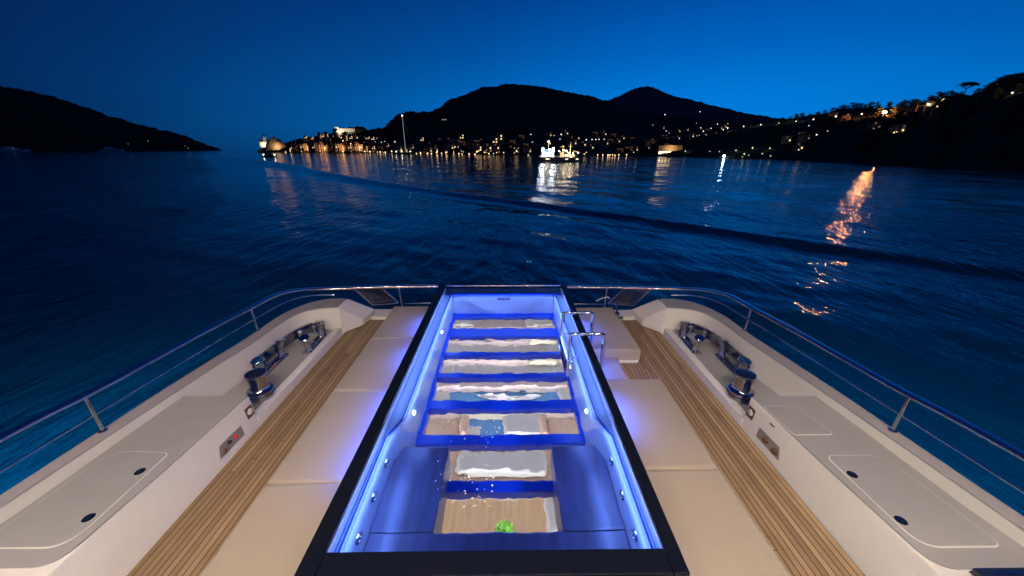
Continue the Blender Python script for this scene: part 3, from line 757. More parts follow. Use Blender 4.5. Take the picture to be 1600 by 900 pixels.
def side_fn(s):
    """left side as surveyed, right side mirrored about the centre line"""
    if s < 0: return lambda p: Vector(p)
    return lambda p: Vector((2 * XM - p[0], p[1] - .08, p[2]))


# teak deck and hull (setting)
v = MB()
for xa, xb in ((XM - 2.78, -1.29), (1.09, XM + 2.78)): v.box(((xa + xb) / 2, 2.9, -.055), (xb - xa, 6.9, .11))
struct(v.build('teak_deck', TEAK, smooth=0))
cap_in = [Vector(p) for p in [(-3.93, -3.5, .52), (-3.86, .6, .52), (-3.78, 2.01, .52), (-3.62, 3.67, .52), (-3.52, 4.45, .52), (-3.49, 5.0, .52), (-3.41, 5.40, .52), (-3.20, 5.60, .52), (-2.86, 5.67, .52)]]
cap_out = [Vector(p) for p in [(-4.06, -3.5, .52), (-4.0, .6, .52), (-3.90, 2.11, .52), (-3.80, 3.5, .52), (-3.68, 4.6, .52), (-3.64, 5.35, .52), (-3.47, 5.80, .52), (-3.22, 6.0, .52), (-2.90, 6.04, .52)]]
CI = smooth_path(cap_in, 5); CO = smooth_path(cap_out, 5)
hullpts = [(p.x, p.y) for p in CO]
deck_edge = hullpts + [(-2.6, 6.75), (2 * XM + 2.6, 6.67)] + [(2 * XM - x, y - .08) for x, y in reversed(hullpts)]
v = MB(); n = len(deck_edge)
aft = lambda y, e: e if y > 6.6 else y                # the stern steps out into a low bathing platform
v.sweep([[(x, y, -.12) for x, y in deck_edge], [(XM + (x - XM) * .985, y, -.74) for x, y in deck_edge], [(XM + (x - XM) * .985, aft(y, 8.4), -.745) for x, y in deck_edge],
         [(XM + (x - XM) * .97, aft(y, 8.4), -1.2) for x, y in deck_edge], [(XM + (x - XM) * .86, aft(y, 8.34), -4.6) for x, y in deck_edge]], caps=False)
v.prism([(-2.75, 6.415), (-2.6, 6.75), (2 * XM + 2.6, 6.67), (2.55, 6.38)], -.16, -.112)
struct(v.build('hull', HULLW, smooth=30))

# lounge under the pool
LW = mat('lounge wall paint', (.55, .52, .5), .7)
OAK = noisy(mat('honey oak', (.52, .33, .17), .45), (.36, .21, .1), 2.2, 6, .9, stretch=(9, .8, 1))
v = MB(); v.box((XM, 4.6, -2.475), (4.5, 7.4, .1)); struct(v.build('lounge_floor', noisy(mat('lounge carpet', (.36, .30, .29), .95), (.3, .26, .27), 20, 3), smooth=0))


FPATH = [(-3.56, 4.36, 0), (-3.54, 4.62, 0), (-3.52, 4.98, 0), (-3.47, 5.28, 0), (-3.37, 5.50, 0), (-3.24, 5.60, 0), (-3.13, 5.63, 0)]


def build_side(s):
    T = side_fn(s); nm = 'left-hand' if s < 0 else 'right-hand'
    ci = [T(p) for p in CI]; co = [T(p) for p in CO]; L0 = (0, 0, 0)
    # ---- bulwark: inner wall, grey cap, outer wall
    t = thing('bulwark', f'{nm} white bulwark with grey capping curving in at the stern', 'bulwark', T((-3.8, 3, 0)))
    v = MB(); v.sweep([[Vector((a.x, a.y, -.1)), Vector((a.x, a.y, .5)), Vector((b.x, b.y, .5)), Vector((b.x, b.y, -.1))] for a, b in zip(ci, co)]); v.build('wall', GEL, t, smooth=30)
    v = MB(); v.sweep([[Vector((a.x, a.y, .503)), Vector((a.x, a.y, .522)), Vector((b.x, b.y, .522)), Vector((b.x, b.y, .503))] for a, b in zip(ci, co)]); v.build('capping', NONSKID, t, smooth=30)
    # sloped end of the bulwark down to the stern ledge
    e = [(-2.87, 5.66, .52), (-2.87, 6.05, .52), (-2.55, 6.42, .14), (-2.62, 5.98, .14), (-2.87, 5.66, .02), (-2.87, 6.05, .02), (-2.55, 6.42, .02), (-2.62, 5.98, .02)]
    v = MB(); v.add([T(p) for p in e], [(0, 1, 2, 3), (4, 7, 6, 5), (0, 3, 7, 4), (1, 5, 6, 2), (2, 6, 7, 3), (0, 4, 5, 1)]); v.build('end_slope', GEL, t, smooth=0, bevel=.012)
    # ---- mooring recess floor with white coaming
    YS = 3.45
    inner = [p for p in ci if p.y > 3.1]
    poly = [(p.x, p.y) for p in inner]
    zone = [T((-2.89, 3.0, 0))[:2]] + [T((-2.88, 6.1, 0))[:2]] + [q for q in reversed(poly)]
    t = thing('mooring_recess', f'{nm} sunken mooring platform of grey non-skid inside a white coaming', 'mooring deck', T((-3.2, 4.6, 0)))
    v = MB(); v.prism([T((-2.885, YS - .02, 0))[:2], T((-2.875, 6.2, 0))[:2], T((-2.99, 6.2, 0))[:2], T((-2.99, YS - .02, 0))[:2]], -.08, .125); v.build('coaming', GEL, t, smooth=0, bevel=.012)
    far_in = [p for p in CI if p.y > 3.3]
    pl = [(-2.992, 3.3), (-2.992, 5.62)] + [(p.x + .003, p.y - .003) for p in reversed(far_in) if p.x < -2.99]
    v = MB(); v.prism([T((x, y, 0))[:2] for x, y in pl], -.08, .112); v.build('floor', NONSKID, t, smooth=0)
    # ---- locker platform
    t = thing('side_locker', f'{nm} long white deck locker with grey non-skid top beside the teak walkway', 'deck locker', T((-3.3, 1.5, 0)))
    n0 = -3.4
    top_in = [(-3.06, n0), (-3.03, 1.5), (-2.925, YS)]
    ow = [(p.x + .003, p.y) for p in CI if p.y < YS - .1]; xo = ow[-1][0] + .01
    yy_ = np.linspace(n0, YS, 16); tI = [(float(np.interp(q, [n0, 1.5, YS], [-3.06, -3.03, -2.925])), float(q)) for q in yy_]; bI = [(float(np.interp(q, [n0, 1.5, YS], [-2.925, -2.905, -2.885])), float(q)) for q in yy_]
    body_top = tI + [(-3.66, YS)] + list(reversed(ow))
    bot_in = [(-2.925, n0), (-2.905, 1.5), (-2.885, YS)]
    body_bot = bI + [(-3.66, YS)] + list(reversed(ow))
    v = MB(); v.sweep([[T((x, y, -.08)) for x, y in body_bot], [T((x, y, .40)) for x, y in body_top]]); v.build('body', GEL, t, smooth=0, bevel=.014)
    ns = round_poly([(-3.03, 1.64), (-2.975, 2.4), (-2.932, YS - .012)] + [(-3.655, YS - .012)] + [(-3.735, 2.1), (-3.80, 1.64)], [.16, 0, .01, .01, 0, .05])
    v = MB(); v.prism([T((x, y, 0))[:2] for x, y in ns], .401, .412); v.build('nonskid_top', NONSKID, t, smooth=0)

    def hatch(quad, rad, lat):
        q = round_poly(quad, rad, 8)
        r = MB(); r.prism(grow(q, .007), .4122, .4170); h = r.build('hatch_surround', GEL, t, smooth=0)
        r = MB(); r.prism(q, .4125, .4215); h = r.build('hatch_cover', NONSKID, t, smooth=0, bevel=.003)
        for x, y in lat:
            r = MB(); r.lathe([(.001, .425), (.030, .426), (.036, .424), (.040, .4205)], (x, y, 0), 24, 0); r.box((x, y, .4265), (.012, .034, .004), 1); r.build('latch', [PANTOP, CHROME], h)
    if s < 0: hatch([(-3.08, 1.765), (-3.095, 2.605), (-3.63, 2.64), (-3.70, 1.77)], [.16, .05, .2, .05], [(-3.16, 2.40), (-3.15, 1.98)])
    else:
        hatch([(2.875, 1.70), (2.865, 2.505), (3.37, 2.505), (3.44, 1.70)], [.14, .06, .16, .06], [(2.915, 2.30), (2.915, 1.89)])
        hatch([(2.765, 2.77), (2.745, 3.185), (3.08, 3.185), (3.16, 2.77)], [.02, .02, .12, .05], [])
    # socket plate and flat niche plate on the inner face
    fx = lambda y, z, o=0.0: np.interp(y, [n0, 1.5, YS], [-2.925, -2.905, -2.885]) + (np.interp(y, [n0, 1.5, YS], [-3.06, -3.03, -2.925]) - np.interp(y, [n0, 1.5, YS], [-2.925, -2.905, -2.885])) * (z + .08) / .48 + o
    r = MB(); c = []
    for yy, zz in ((YS - .13, .18), (YS - .03, .18), (YS - .03, .31), (YS - .13, .31)): c += [(fx(yy, zz, .001), yy, zz), (fx(yy, zz, .010), yy, zz)]
    r.add([T(p) for p in c], [(1, 3, 5, 7), (0, 6, 4, 2), (0, 2, 3, 1), (2, 4, 5, 3), (4, 6, 7, 5), (6, 0, 1, 7)])
    pl_ = r.build('socket_plate', BROWN, t, smooth=0, bevel=.002)
    r = MB(); M = Matrix.Rotation(R(90), 4, 'Y') if s < 0 else Matrix.Rotation(R(-90), 4, 'Y')
    r.lathe([(.001, .012), (.030, .014), (.036, .010), (.038, .0)], T((fx(YS - .08, .25, .009), YS - .08, .25)), 20, 0, M); r.build('socket_cap', GEL, pl_)
    r = MB(); y0, y1, z0, z1 = (2.86, 3.21, .075, .195)
    if s > 0: y0, y1 = 2.86, 3.20
    c = []
    for yy, zz in ((y0, z0), (y1, z0), (y1, z1), (y0 + .05, z1)): c += [(fx(yy, zz, .0015), yy, zz), (fx(yy, zz, .006), yy, zz)]
    r.add([T(p) for p in c], [(1, 3, 5, 7), (0, 6, 4, 2), (0, 2, 3, 1), (2, 4, 5, 3), (4, 6, 7, 5), (6, 0, 1, 7)])
    ni = r.build('niche_plate', mat('niche shade grey', (.20, .19, .18), .4), t, smooth=0)  # flat plate; grey backing darkened to stand in for the recess shade
    if s < 0:
        for yy, zz, mm, nme in ((3.10, .145, RED, 'button'), (3.02, .15, BLACK, 'connector'), (2.93, .115, BROWN, 'connector')):
            r = MB(); r.lathe([(.001, .022), (.016, .022), (.020, .014), (.022, 0)], T((fx(yy, zz, .006), yy, zz)), 16, 0, M); r.build(nme, mm, ni)
    else:
        for yy, zz in ((3.07, .14), (2.93, .125)):
            r = MB(); r.lathe([(.001, .03), (.026, .03), (.034, .02), (.036, 0)], T((fx(yy, zz, .006), yy, zz)), 16, 0, M); r.build('connector', BROWN, ni)
        r = MB(); c = []
        for yy, zz in ((2.86, .225), (3.27, .225), (3.27, .375), (2.86, .375)): c += [(fx(yy, zz, .001), yy, zz), (fx(yy, zz, .007), yy, zz)]
        r.add([T(p) for p in c], [(1, 3, 5, 7), (0, 6, 4, 2), (0, 2, 3, 1), (2, 4, 5, 3), (4, 6, 7, 5), (6, 0, 1, 7)]); dr = r.build('door_panel', GEL, t, smooth=0, bevel=.002)
        r = MB(); r.tube([T((fx(3.04, .335, .014), 3.04, .335)), T((fx(3.10, .335, .014), 3.10, .335))], .008, 8); r.build('handle', CHROME, dr)
    # ---- rail
    rp = [(-4.0, -3.3, .96), (-3.97, .6, .95), (-3.90, 2.25, .93), (-3.85, 2.80, .91), (-3.82, 3.17, .905), (-3.74, 3.99, .91), (-3.67, 4.75, .895), (-3.64, 5.19, .885), (-3.59, 5.46, .86), (-3.50, 5.68, .82), (-3.36, 5.88, .765), (-3.12, 6.03, .715), (-2.75, 6.16, .68), (-2.35, 6.27, .65), (-1.75, 6.33, .64), (-1.30, 6.36, .635)]
    if s > 0: rp = [(x, y + (.06 if y > 5 else 0), z - (.02 if y > 5.4 else 0)) for x, y, z in rp]
    rl = smooth_path([T(p) for p in rp], 6)
    t = thing('guard_rail', f'{nm} polished steel guard rail running along the bulwark to the stern', 'railing', T((-3.8, 3, .52)))
    v = MB(); sec = []
    for i, p in enumerate(rl):
        tt = rl[min(i + 1, len(rl) - 1)] - rl[max(i - 1, 0)]; tt.z = 0; tt.normalize(); a = Vector((tt.y, -tt.x, 0)); wd, hh = .044, .022
        sec.append([p + a * (wd * math.copysign(abs(math.cos(g)) ** .6, math.cos(g))) + Vector((0, 0, hh * math.copysign(abs(math.sin(g)) ** .6, math.sin(g)))) for g in [2 * math.pi * k / 14 for k in range(14)]])
    v.sweep(sec); v.build('handrail', RAILMAT, t, smooth=50)
    mp = [(-3.97, -3.3, .72), (-3.95, .6, .71), (-3.88, 2.2, .70), (-3.82, 2.9, .705), (-3.72, 3.95, .72), (-3.65, 4.86, .715), (-3.60, 5.43, .70), (-3.48, 5.72, .68), (-3.3, 5.9, .645), (-3.07, 6.01, .60)]
    v = MB(); v.tube(smooth_path([T(p) for p in mp], 6), .011, 8); v.build('mid_rail', RAILMAT, t, smooth=60)
    for (x, y, zt) in ((-3.81, 2.77, .905), (-3.665, 4.81, .89), (-3.93, .72, .95), (-3.97, -1.3, .95)):
        v = MB(); r = T((x, y, .52)); v.tube([r, T((x - .015, y, zt))], .017, 10); v.lathe([(.035, .522), (.035, .534), (.02, .545)], (r.x, r.y, 0), 16); v.build('stanchion', CHROME, t)
    # ---- capstan
    cx = T((-3.09, 3.83, .112))
    t = thing('capstan', f'polished steel mooring capstan on the {nm} mooring platform', 'capstan', cx)
    v = MB(); v.lathe([(.160, .112), (.160, .125), (.153, .14), (.153, .17), (.138, .178), (.138, .19), (.145, .195), (.145, .212), (.11, .222)], (cx.x, cx.y, 0), 40); v.build('base', CHROME, t)
    v = MB(); v.lathe([(.112, .222), (.098, .235), (.094, .26), (.094, .37), (.098, .40), (.106, .425), (.116, .435), (.117, .447), (.112, .452)], (cx.x, cx.y, 0), 40); v.build('drum', CHROME, t)
    v = MB(); v.lathe([(.111, .4525), (.10, .457), (.03, .460), (.001, .460)], (cx.x, cx.y, 0), 40); v.build('top_cap', PANTOP, t)
    # ---- bollards
    for k, (x0, y0, x1, y1) in enumerate(((-3.36, 4.30, -3.37, 4.74), (-3.06, 4.93, -3.08, 5.36))):
        a, b = T((x0, y0, .112)), T((x1, y1, .112)); c = (a + b) / 2
        t = thing('bollard', f'twin-post steel mooring bollard {"just behind" if k == 0 else "far from"} the capstan on the {nm} platform' if k else f'twin-post steel mooring bollard right beside the capstan on the {nm} platform', 'bollard', c)
        d_ = (b - a).normalized(); nn = Vector((d_.y, -d_.x, 0))
        q = [c + d_ * sx * ((b - a).length / 2 + .10) + nn * sy * .075 for sx, sy in ((-1, -1), (1, -1), (1, 1), (-1, 1))]
        v = MB(); v.prism(round_poly([(p.x, p.y) for p in q], .04), .1125, .124); v.build('base_plate', CHROME, t, smooth=0, bevel=.003)
        v = MB()
        for e in (-.04, .04): v.tube([a + nn * e + Vector((0, 0, .03)), b + nn * e + Vector((0, 0, .03))], .017, 8)
        v.build('cross_bar', CHROME, t)
        for p, sg in ((a, -1), (b, 1)):
            M = Matrix.Rotation(R(14) * sg * (1), 4, Vector((-d_.y, d_.x, 0)))
            v = MB(); v.lathe([(.052, .0), (.044, .02), (.042, .12), (.044, .18), (.052, .225), (.072, .245), (.076, .255), (.07, .262), (.001, .264)], (p.x, p.y, .122), 24, 0, M); v.build('post', CHROME, t)
    # ---- fairlead plate with rollers
    fp = smooth_path([T(p) for p in FPATH], 5)
    fi = offset_path(fp, .035 if s < 0 else -.035)
    t = thing('fairlead', f'long curved steel fairlead plate with vertical rollers against the {nm} bulwark', 'fairlead', fp[12])
    v = MB(); v.sweep([[Vector((a.x, a.y, .113)), Vector((a.x, a.y, .275)), Vector((b.x, b.y, .275)), Vector((b.x, b.y, .113))] for a, b in zip(fi, fp)]); v.build('plate', mat('sky-tinted mirror steel', (.30, .34, .42), .05, 1.0), t, smooth=30)  # bluish base colour puts the sky's reflection into the steel
    v = MB(); v.tube([p + Vector((0, 0, .28)) for p in fi], .014, 8); v.build('rim', CHROME, t)
    for i in (3, 9, 16, 23):
        p = fi[i] + (fi[i] - fp[i]).normalized() * .045
        v = MB(); v.lathe([(.036, .113), (.036, .135), (.026, .15), (.026, .195), (.04, .215), (.04, .245), (.03, .26), (.001, .262)], (p.x, p.y, 0), 18); v.build('roller', CHROME, t)
    # ---- hawse ring
    p = T((-3.12, 5.56, .112)); t = thing('hawse_pipe', f'oval chrome hawse ring in the floor at the stern end of the {nm} platform', 'hawse pipe', p)
    ring = [p + Vector((.085 * math.cos(g), .11 * math.sin(g), .018)) for g in [2 * math.pi * k / 32 for k in range(32)]]
    v = MB(); v.tube(ring, .018, 8, closed=True); v.build('ring', CHROME, t)
    v = MB(); v.prism([(p.x + .08 * math.cos(g), p.y + .105 * math.sin(g)) for g in [2 * math.pi * k / 32 for k in range(32)]], .1125, .116); v.build('throat', BLACK, t, smooth=0)
    # ---- stern ledge, glass screen and cleat
    v = MB(); v.prism([T(q)[:2] for q in [(-2.88, 6.26, 0), (-2.64, 6.6, 0), (-1.2, 6.62, 0), (-1.2, 6.47, 0), (-2.1, 6.45, 0), (-2.1, 6.24, 0)]], -.1, .06)
    o = v.build('stern_ledge', GEL, smooth=0, bevel=.012, loc=T((-2, 6.4, 0))); tag(o, f'low white ledge at the stern end of the {nm} teak walkway', 'ledge')
    t = thing('stern_screen', f'tilted glass screen panel in chrome frame at the {nm} stern corner', 'glass screen', T((-2.3, 6.4, .06)))
    A, B, C_, D_ = [T(q) for q in [(-2.80, 6.22, .645), (-2.36, 6.36, .62), (-2.10, 6.44, .26), (-2.58, 6.40, .24)]]
    v = MB(); N_ = (B - A).cross(D_ - A).normalized() * .006
    v.add([A + N_, B + N_, C_ + N_, D_ + N_, A - N_, B - N_, C_ - N_, D_ - N_], [(0, 1, 2, 3), (7, 6, 5, 4), (0, 4, 5, 1), (1, 5, 6, 2), (2, 6, 7, 3), (3, 7, 4, 0)])
    v.build('glass_panel', GLASS, t, smooth=0)
    for q in ((A, D_), (B, C_), (D_, C_)): v = MB(); v.tube(q, .014, 8); v.build('frame_bar', CHROME, t)
    v = MB(); v.tube([T((-2.03, 6.36, .635)), T((-2.03, 6.44, .08))], .012, 8); v.build('post', CHROME, t)
    E_, F_, G_, H_ = [T(q) for q in [(-2.0, 6.36, .61), (-1.3, 6.38, .61), (-1.3, 6.46, .25), (-2.0, 6.44, .25)]]
    v = MB(); N_ = Vector((0, .005, 0)); v.add([E_ + N_, F_ + N_, G_ + N_, H_ + N_, E_ - N_, F_ - N_, G_ - N_, H_ - N_], [(0, 1, 2, 3), (7, 6, 5, 4), (0, 4, 5, 1), (1, 5, 6, 2), (2, 6, 7, 3), (3, 7, 4, 0)]); v.build('glass_panel', CLEAR, t, smooth=0)
    v = MB(); v.tube([G_, H_], .014, 8); v.build('frame_bar', CHROME, t)
    p = T((-1.72, 6.52, .06)); t = thing('cleat', f'small chrome mooring cleat on the {nm} stern ledge beside the pool', 'cleat', p)
    v = MB(); v.tube(smooth_path([p + Vector(q) for q in [(-.13, 0, .085), (-.07, 0, .06), (0, 0, .055), (.07, 0, .06), (.13, 0, .085)]], 4), .014, 8); v.build('horn', CHROME, t)
    v = MB(); [v.tube([p + Vector((e, 0, .0)), p + Vector((e, 0, .06))], .018, 8) for e in (-.05, .05)]; v.build('foot', CHROME, t)


def thin_glass(name, tint, f0):
    m = bpy.data.materials.new(name); m.use_nodes = True; nt = m.node_tree; nt.nodes.clear()
    o = nt.nodes.new('ShaderNodeOutputMaterial'); a = nt.nodes.new('ShaderNodeBsdfTransparent'); g = nt.nodes.new('ShaderNodeBsdfGlossy'); x = nt.nodes.new('ShaderNodeMixShader'); fr = nt.nodes.new('ShaderNodeLayerWeight')
    a.inputs[0].default_value = (*tint, 1); g.inputs['Roughness'].default_value = .02; fr.inputs[0].default_value = .5
    p = mth(m, 'MULTIPLY_ADD', mth(m, 'POWER', fr.outputs['Facing'], 5.0), .8, f0)
    nt.links.new(p, x.inputs[0]); nt.links.new(a.outputs[0], x.inputs[1]); nt.links.new(g.outputs[0], x.inputs[2]); nt.links.new(x.outputs[0], o.inputs[0]); return m


GLASS = thin_glass('smoked glass', (.75, .75, .77), .15); CLEAR = thin_glass('clear glass', (.92, .95, .97), .004)
build_side(-1); build_side(1)

# stern hose fitting on the right
p = Vector((1.98, 6.02, 0)); t = thing('deck_shower', 'small chrome deck shower valve standing at the far end of the right-hand teak walkway', 'valve', p)
v = MB(); v.lathe([(.06, .0), (.06, .02), (.03, .03), (.028, .16), (.05, .17), (.05, .22), (.02, .24)], p, 16); v.build('body', CHROME, t)
v = MB(); v.tube(smooth_path([p + Vector(q) for q in [(0, 0, .2), (.0, .1, .34), (-.14, .22, .44), (-.34, .24, .36)]], 5), .016, 8); v.build('spout', CHROME, t)
v = MB(); v.tube([p + Vector((-.09, 0, .12)), p + Vector((.09, 0, .12))], .02, 8); v.ball(p + Vector((.1, 0, .12)), .035, 8); v.ball(p + Vector((-.1, 0, .12)), .035, 8); v.build('tap', CHROME, t)

# ---- sun pads
PADBASE = mat('pad base white', (.62, .60, .57), .4)


def pad(x0, x1, y0, y1, zb, zt, outer, label, group, mat_=FABRIC):
    t = thing('sun_pad', label, 'sun pad', ((x0 + x1) / 2, (y0 + y1) / 2, zb), group)
    r = .026; nx, ny = 70, 110; vs = []; fs = []

    def axis(a, b, n):
        e = np.concatenate([np.array([0, .001, .003, .007, .013, .02, .028, .04]), np.linspace(.06, (b - a) - .06, n), (b - a) - np.array([.04, .028, .02, .013, .007, .003, .001, 0])]); return a + e
    X = axis(x0, x1, nx); Y = axis(y0, y1, ny)
    for y in Y:
        for x in X:
            ex = min(x - x0, x1 - x); ey = min(y - y0, y1 - y)
            f = lambda e: 1 if e >= r else math.sqrt(max(0, 1 - ((r - e) / r) ** 2))
            fz = f(ex) * f(ey)
            z = zt - r + r * fz + .006 * math.sin(math.pi * (x - x0) / (x1 - x0)) * math.sin(math.pi * (y - y0) / (y1 - y0))
            do = (x - x0) if outer < 0 else (x1 - x)
            q = mnoise.noise(Vector((x * 3.0, y * 26, zb * 5 + x0))); q2 = mnoise.noise(Vector((x * 2, y * 11, 3)))
            z += -.017 * max(0, q + .05) * math.exp(-do / .095) * min(1, do / .012) + .007 * mnoise.noise(Vector((x * 2.2, y * 2.2, 7)))
            dn = y1 - y; dm = y - y0
            z += -.006 * max(0, mnoise.noise(Vector((x * 22, y * 2, 4)))) * (math.exp(-dn / .06) * min(1, dn / .012) + math.exp(-dm / .06) * min(1, dm / .012))
            vs.append((x, y, z))
    n = len(X)
    for j in range(len(Y) - 1):
        for i in range(n - 1): fs.append((j * n + i, j * n + i + 1, (j + 1) * n + i + 1, (j + 1) * n + i))
    rim = [i for i in range(n)] + [j * n + n - 1 for j in range(1, len(Y))] + [(len(Y) - 1) * n + i for i in range(n - 2, -1, -1)] + [j * n for j in range(len(Y) - 2, 0, -1)]
    o = len(vs); vs += [(vs[i][0], vs[i][1], zb + .052) for i in rim]; m = len(rim)
    fs += [(rim[k], o + k, o + (k + 1) % m, rim[(k + 1) % m]) for k in range(m)]; fs.append(tuple(o + k for k in range(m)))
    b = MB(); b.add(vs, fs); c = b.build('cushion', mat_, t, smooth=60)
    b = MB(); e = .006; b.tube([(x0 + e, y0 + e, zt - .016), (x1 - e, y0 + e, zt - .016), (x1 - e, y1 - e, zt - .016), (x0 + e, y1 - e, zt - .016)], .0055, 6, closed=True); b.build('piping', mat_, t)
    b = MB(); b.box(((x0 + x1) / 2, (y0 + y1) / 2, zb + .026), (x1 - x0 - .03, y1 - y0 + .006, .052)); b.build('base', PADBASE, t, smooth=0, bevel=.006)
    return t


G = 'sun pads along the pool'
pl = -1.30; pr = 1.10
pad(-2.16, pl, .2, 2.43, .002, .23, -1, 'near left taupe sun pad, the closest one left of the pool', G)
pad(-2.16, pl, 2.445, 3.76, .002, .23, -1, 'second taupe sun pad from the front on the left side', G)
pad(-2.16, pl, 3.775, 5.09, .002, .23, -1, 'third taupe sun pad from the front on the left side', G)
pad(-2.16, pl, 5.105, 6.36, .002, .23, -1, 'farthest left taupe sun pad by the stern glass screen', G)
pad(pr, 1.965, .2, 2.545, .002, .23, 1, 'near right taupe sun pad, the closest one right of the pool', G)
pad(pr, 1.965, 2.56, 3.98, .002, .23, 1, 'right taupe sun pad just in front of the ladder step', G)
pad(pr, 1.965, 4.70, 6.26, .002, .23, 1, 'far right taupe sun pad behind the ladder step', G)
pad(pr, 1.62, 4.04, 4.66, .002, .12, 1, 'low blue-lit step pad beside the pool ladder', None)

# ================================================================== THE POOL
ZF = .62
FX0, FX1, FY0, FY1 = -1.29, 1.09, 1.425, 6.44
IX0, IX1, IY0, IY1 = -1.165, .99, 1.58, 6.38
pool = thing('pool', 'long glass-bottomed pool glowing blue inside a dark gloss frame', 'pool', (XM, 4, 0))
for nm_, c, d_ in (('frame_side', ((FX0 + IX0) / 2, (FY0 + FY1) / 2, ZF - .02), (IX0 - FX0, FY1 - FY0, .04)), ('frame_side', ((FX1 + IX1) / 2, (FY0 + FY1) / 2, ZF - .02), (FX1 - IX1, FY1 - FY0, .04)), ('frame_front', ((IX0 + IX1) / 2, (FY0 + IY0) / 2, ZF - .021), (IX1 - IX0 - .002, IY0 - FY0, .04))):
    v = MB(); v.box(c, d_); v.build(nm_, DARKTOP, pool, smooth=0, bevel=.009)
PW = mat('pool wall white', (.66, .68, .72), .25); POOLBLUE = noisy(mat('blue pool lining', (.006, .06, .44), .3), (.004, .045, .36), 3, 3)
BENCH = noisy(mat('dark wood bench', (.055, .05, .10), .35), (.035, .026, .05), 2.4, 6, .9, stretch=(5, .8, 1))
# outer shell
v = MB()
for xa, xb in ((FX0 + .02, IX0 - .003), (IX1 + .003, FX1 - .02)): v.box(((xa + xb) / 2, (FY0 + FY1) / 2, .285), (xb - xa, FY1 - FY0 - .04, .56))
v.box(((IX0 + IX1) / 2, FY0 + .065, .285), (IX1 - IX0, .09, .56))
v.build('shell', PW, pool, smooth=0)
# inner walls with the kinked ledge
wall_l = [(-1.11, IY0 + .01), (-1.115, 2.70), (-1.025, 2.96), (-1.015, 6.17)]
wall_r = [(.935, IY0 + .01), (.94, 2.70), (.85, 2.96), (.84, 6.17)]
for w_, edge in ((wall_l, IX0), (wall_r, IX1)):
    sg = 1 if edge < 0 else -1
    v = MB(); sec = []
    for x, y in w_: sec.append([(x, y, -.55), (x, y, .420), (x - sg * .012, y, .432), (edge, y, .432), (edge, y, -.55)])
    v.sweep(sec); v.build('inner_wall', PW, pool, smooth=30)
    v = MB()   # dark overflow slot along the ledge
    v.tube([(x - sg * .028, y, .434) for x, y in w_], .012, 8); v.build('overflow_slot', mat('slot blue', (.01, .03, .16), .3), pool)
v = MB(); v.box((-.088, IY0 + .015, .02), (2.06, .03, .98)); v.build('front_wall', BENCH, pool, smooth=0)
v = MB(); v.box((-.088, 6.235, -.13), (1.84, .12, .86)); v.build('far_wall', PW, pool, smooth=0, bevel=.01)
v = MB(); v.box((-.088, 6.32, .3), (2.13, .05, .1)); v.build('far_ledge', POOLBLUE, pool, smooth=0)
v = MB(); v.box((-.088, 6.39, .455), (2.14, .018, .31)); v.build('end_glass', CLEAR, pool, smooth=0)
v = MB(); v.box((-.088, 6.39, .622), (2.14, .03, .02)); v.build('end_trim', CHROME, pool, smooth=0, bevel=.003)
v = MB(); v.box((-.08, 6.16, .27), (.24, .03, .09)); pn = v.build('inlet_plate', STEEL, pool, smooth=0, bevel=.006)
for dx in (-.075, 0, .075): v = MB(); v.box((-.08 + dx, 6.142, .27), (.035, .01, .05)); v.build('inlet', BLACK, pn, smooth=0)
# floor beams round the glass panes
YW = [(2.20, 2.58), (2.70, 3.14), (3.28, 3.69), (3.835, 4.285), (4.39, 4.82), (4.91, 5.37), (5.62, 6.04)]
wx = [(-.65, .475)] * 2 + [(-.975, .815)] * 5
ys = [1.6] + [q for w_ in YW for q in w_] + [6.18]
zb = -.40
for k in range(0, len(ys), 2):
    a, b_ = ys[k], ys[k + 1]; xa, xb = (-.66, .485) if b_ < 3.2 else (-1.02, .85)
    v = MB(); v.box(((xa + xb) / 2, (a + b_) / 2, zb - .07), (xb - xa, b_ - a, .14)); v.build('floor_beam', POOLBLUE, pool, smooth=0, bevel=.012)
for xa, xb, a, b_ in ((-1.03, -.975, 3.14, 6.18), (.815, .86, 3.14, 6.18)):
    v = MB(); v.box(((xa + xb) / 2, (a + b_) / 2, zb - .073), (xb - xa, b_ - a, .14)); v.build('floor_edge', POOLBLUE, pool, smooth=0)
for (a, b_), (xa, xb) in zip(YW, wx):
    v = MB(); v.box(((xa + xb) / 2, (a + b_) / 2, zb - .10), (xb - xa + .004, b_ - a + .004, .02)); v.build('glass_pane', thin_glass('floor pane', (.93, .95, .97), .01), pool, smooth=0)
for xa, xb in ((-1.112, -.60), (.43, .937)):
    v = MB(); v.box(((xa + xb) / 2, (2.03 + 2.89) / 2, -.30), (xb - xa, .86, .5)); v.build('bench', BENCH, pool, smooth=0, bevel=.012)
v = MB(); v.box((-.088, (1.612 + 2.027) / 2, -.3025), (2.04, 2.027 - 1.612, .5)); v.build('front_step', BENCH, pool, smooth=0, bevel=.01)
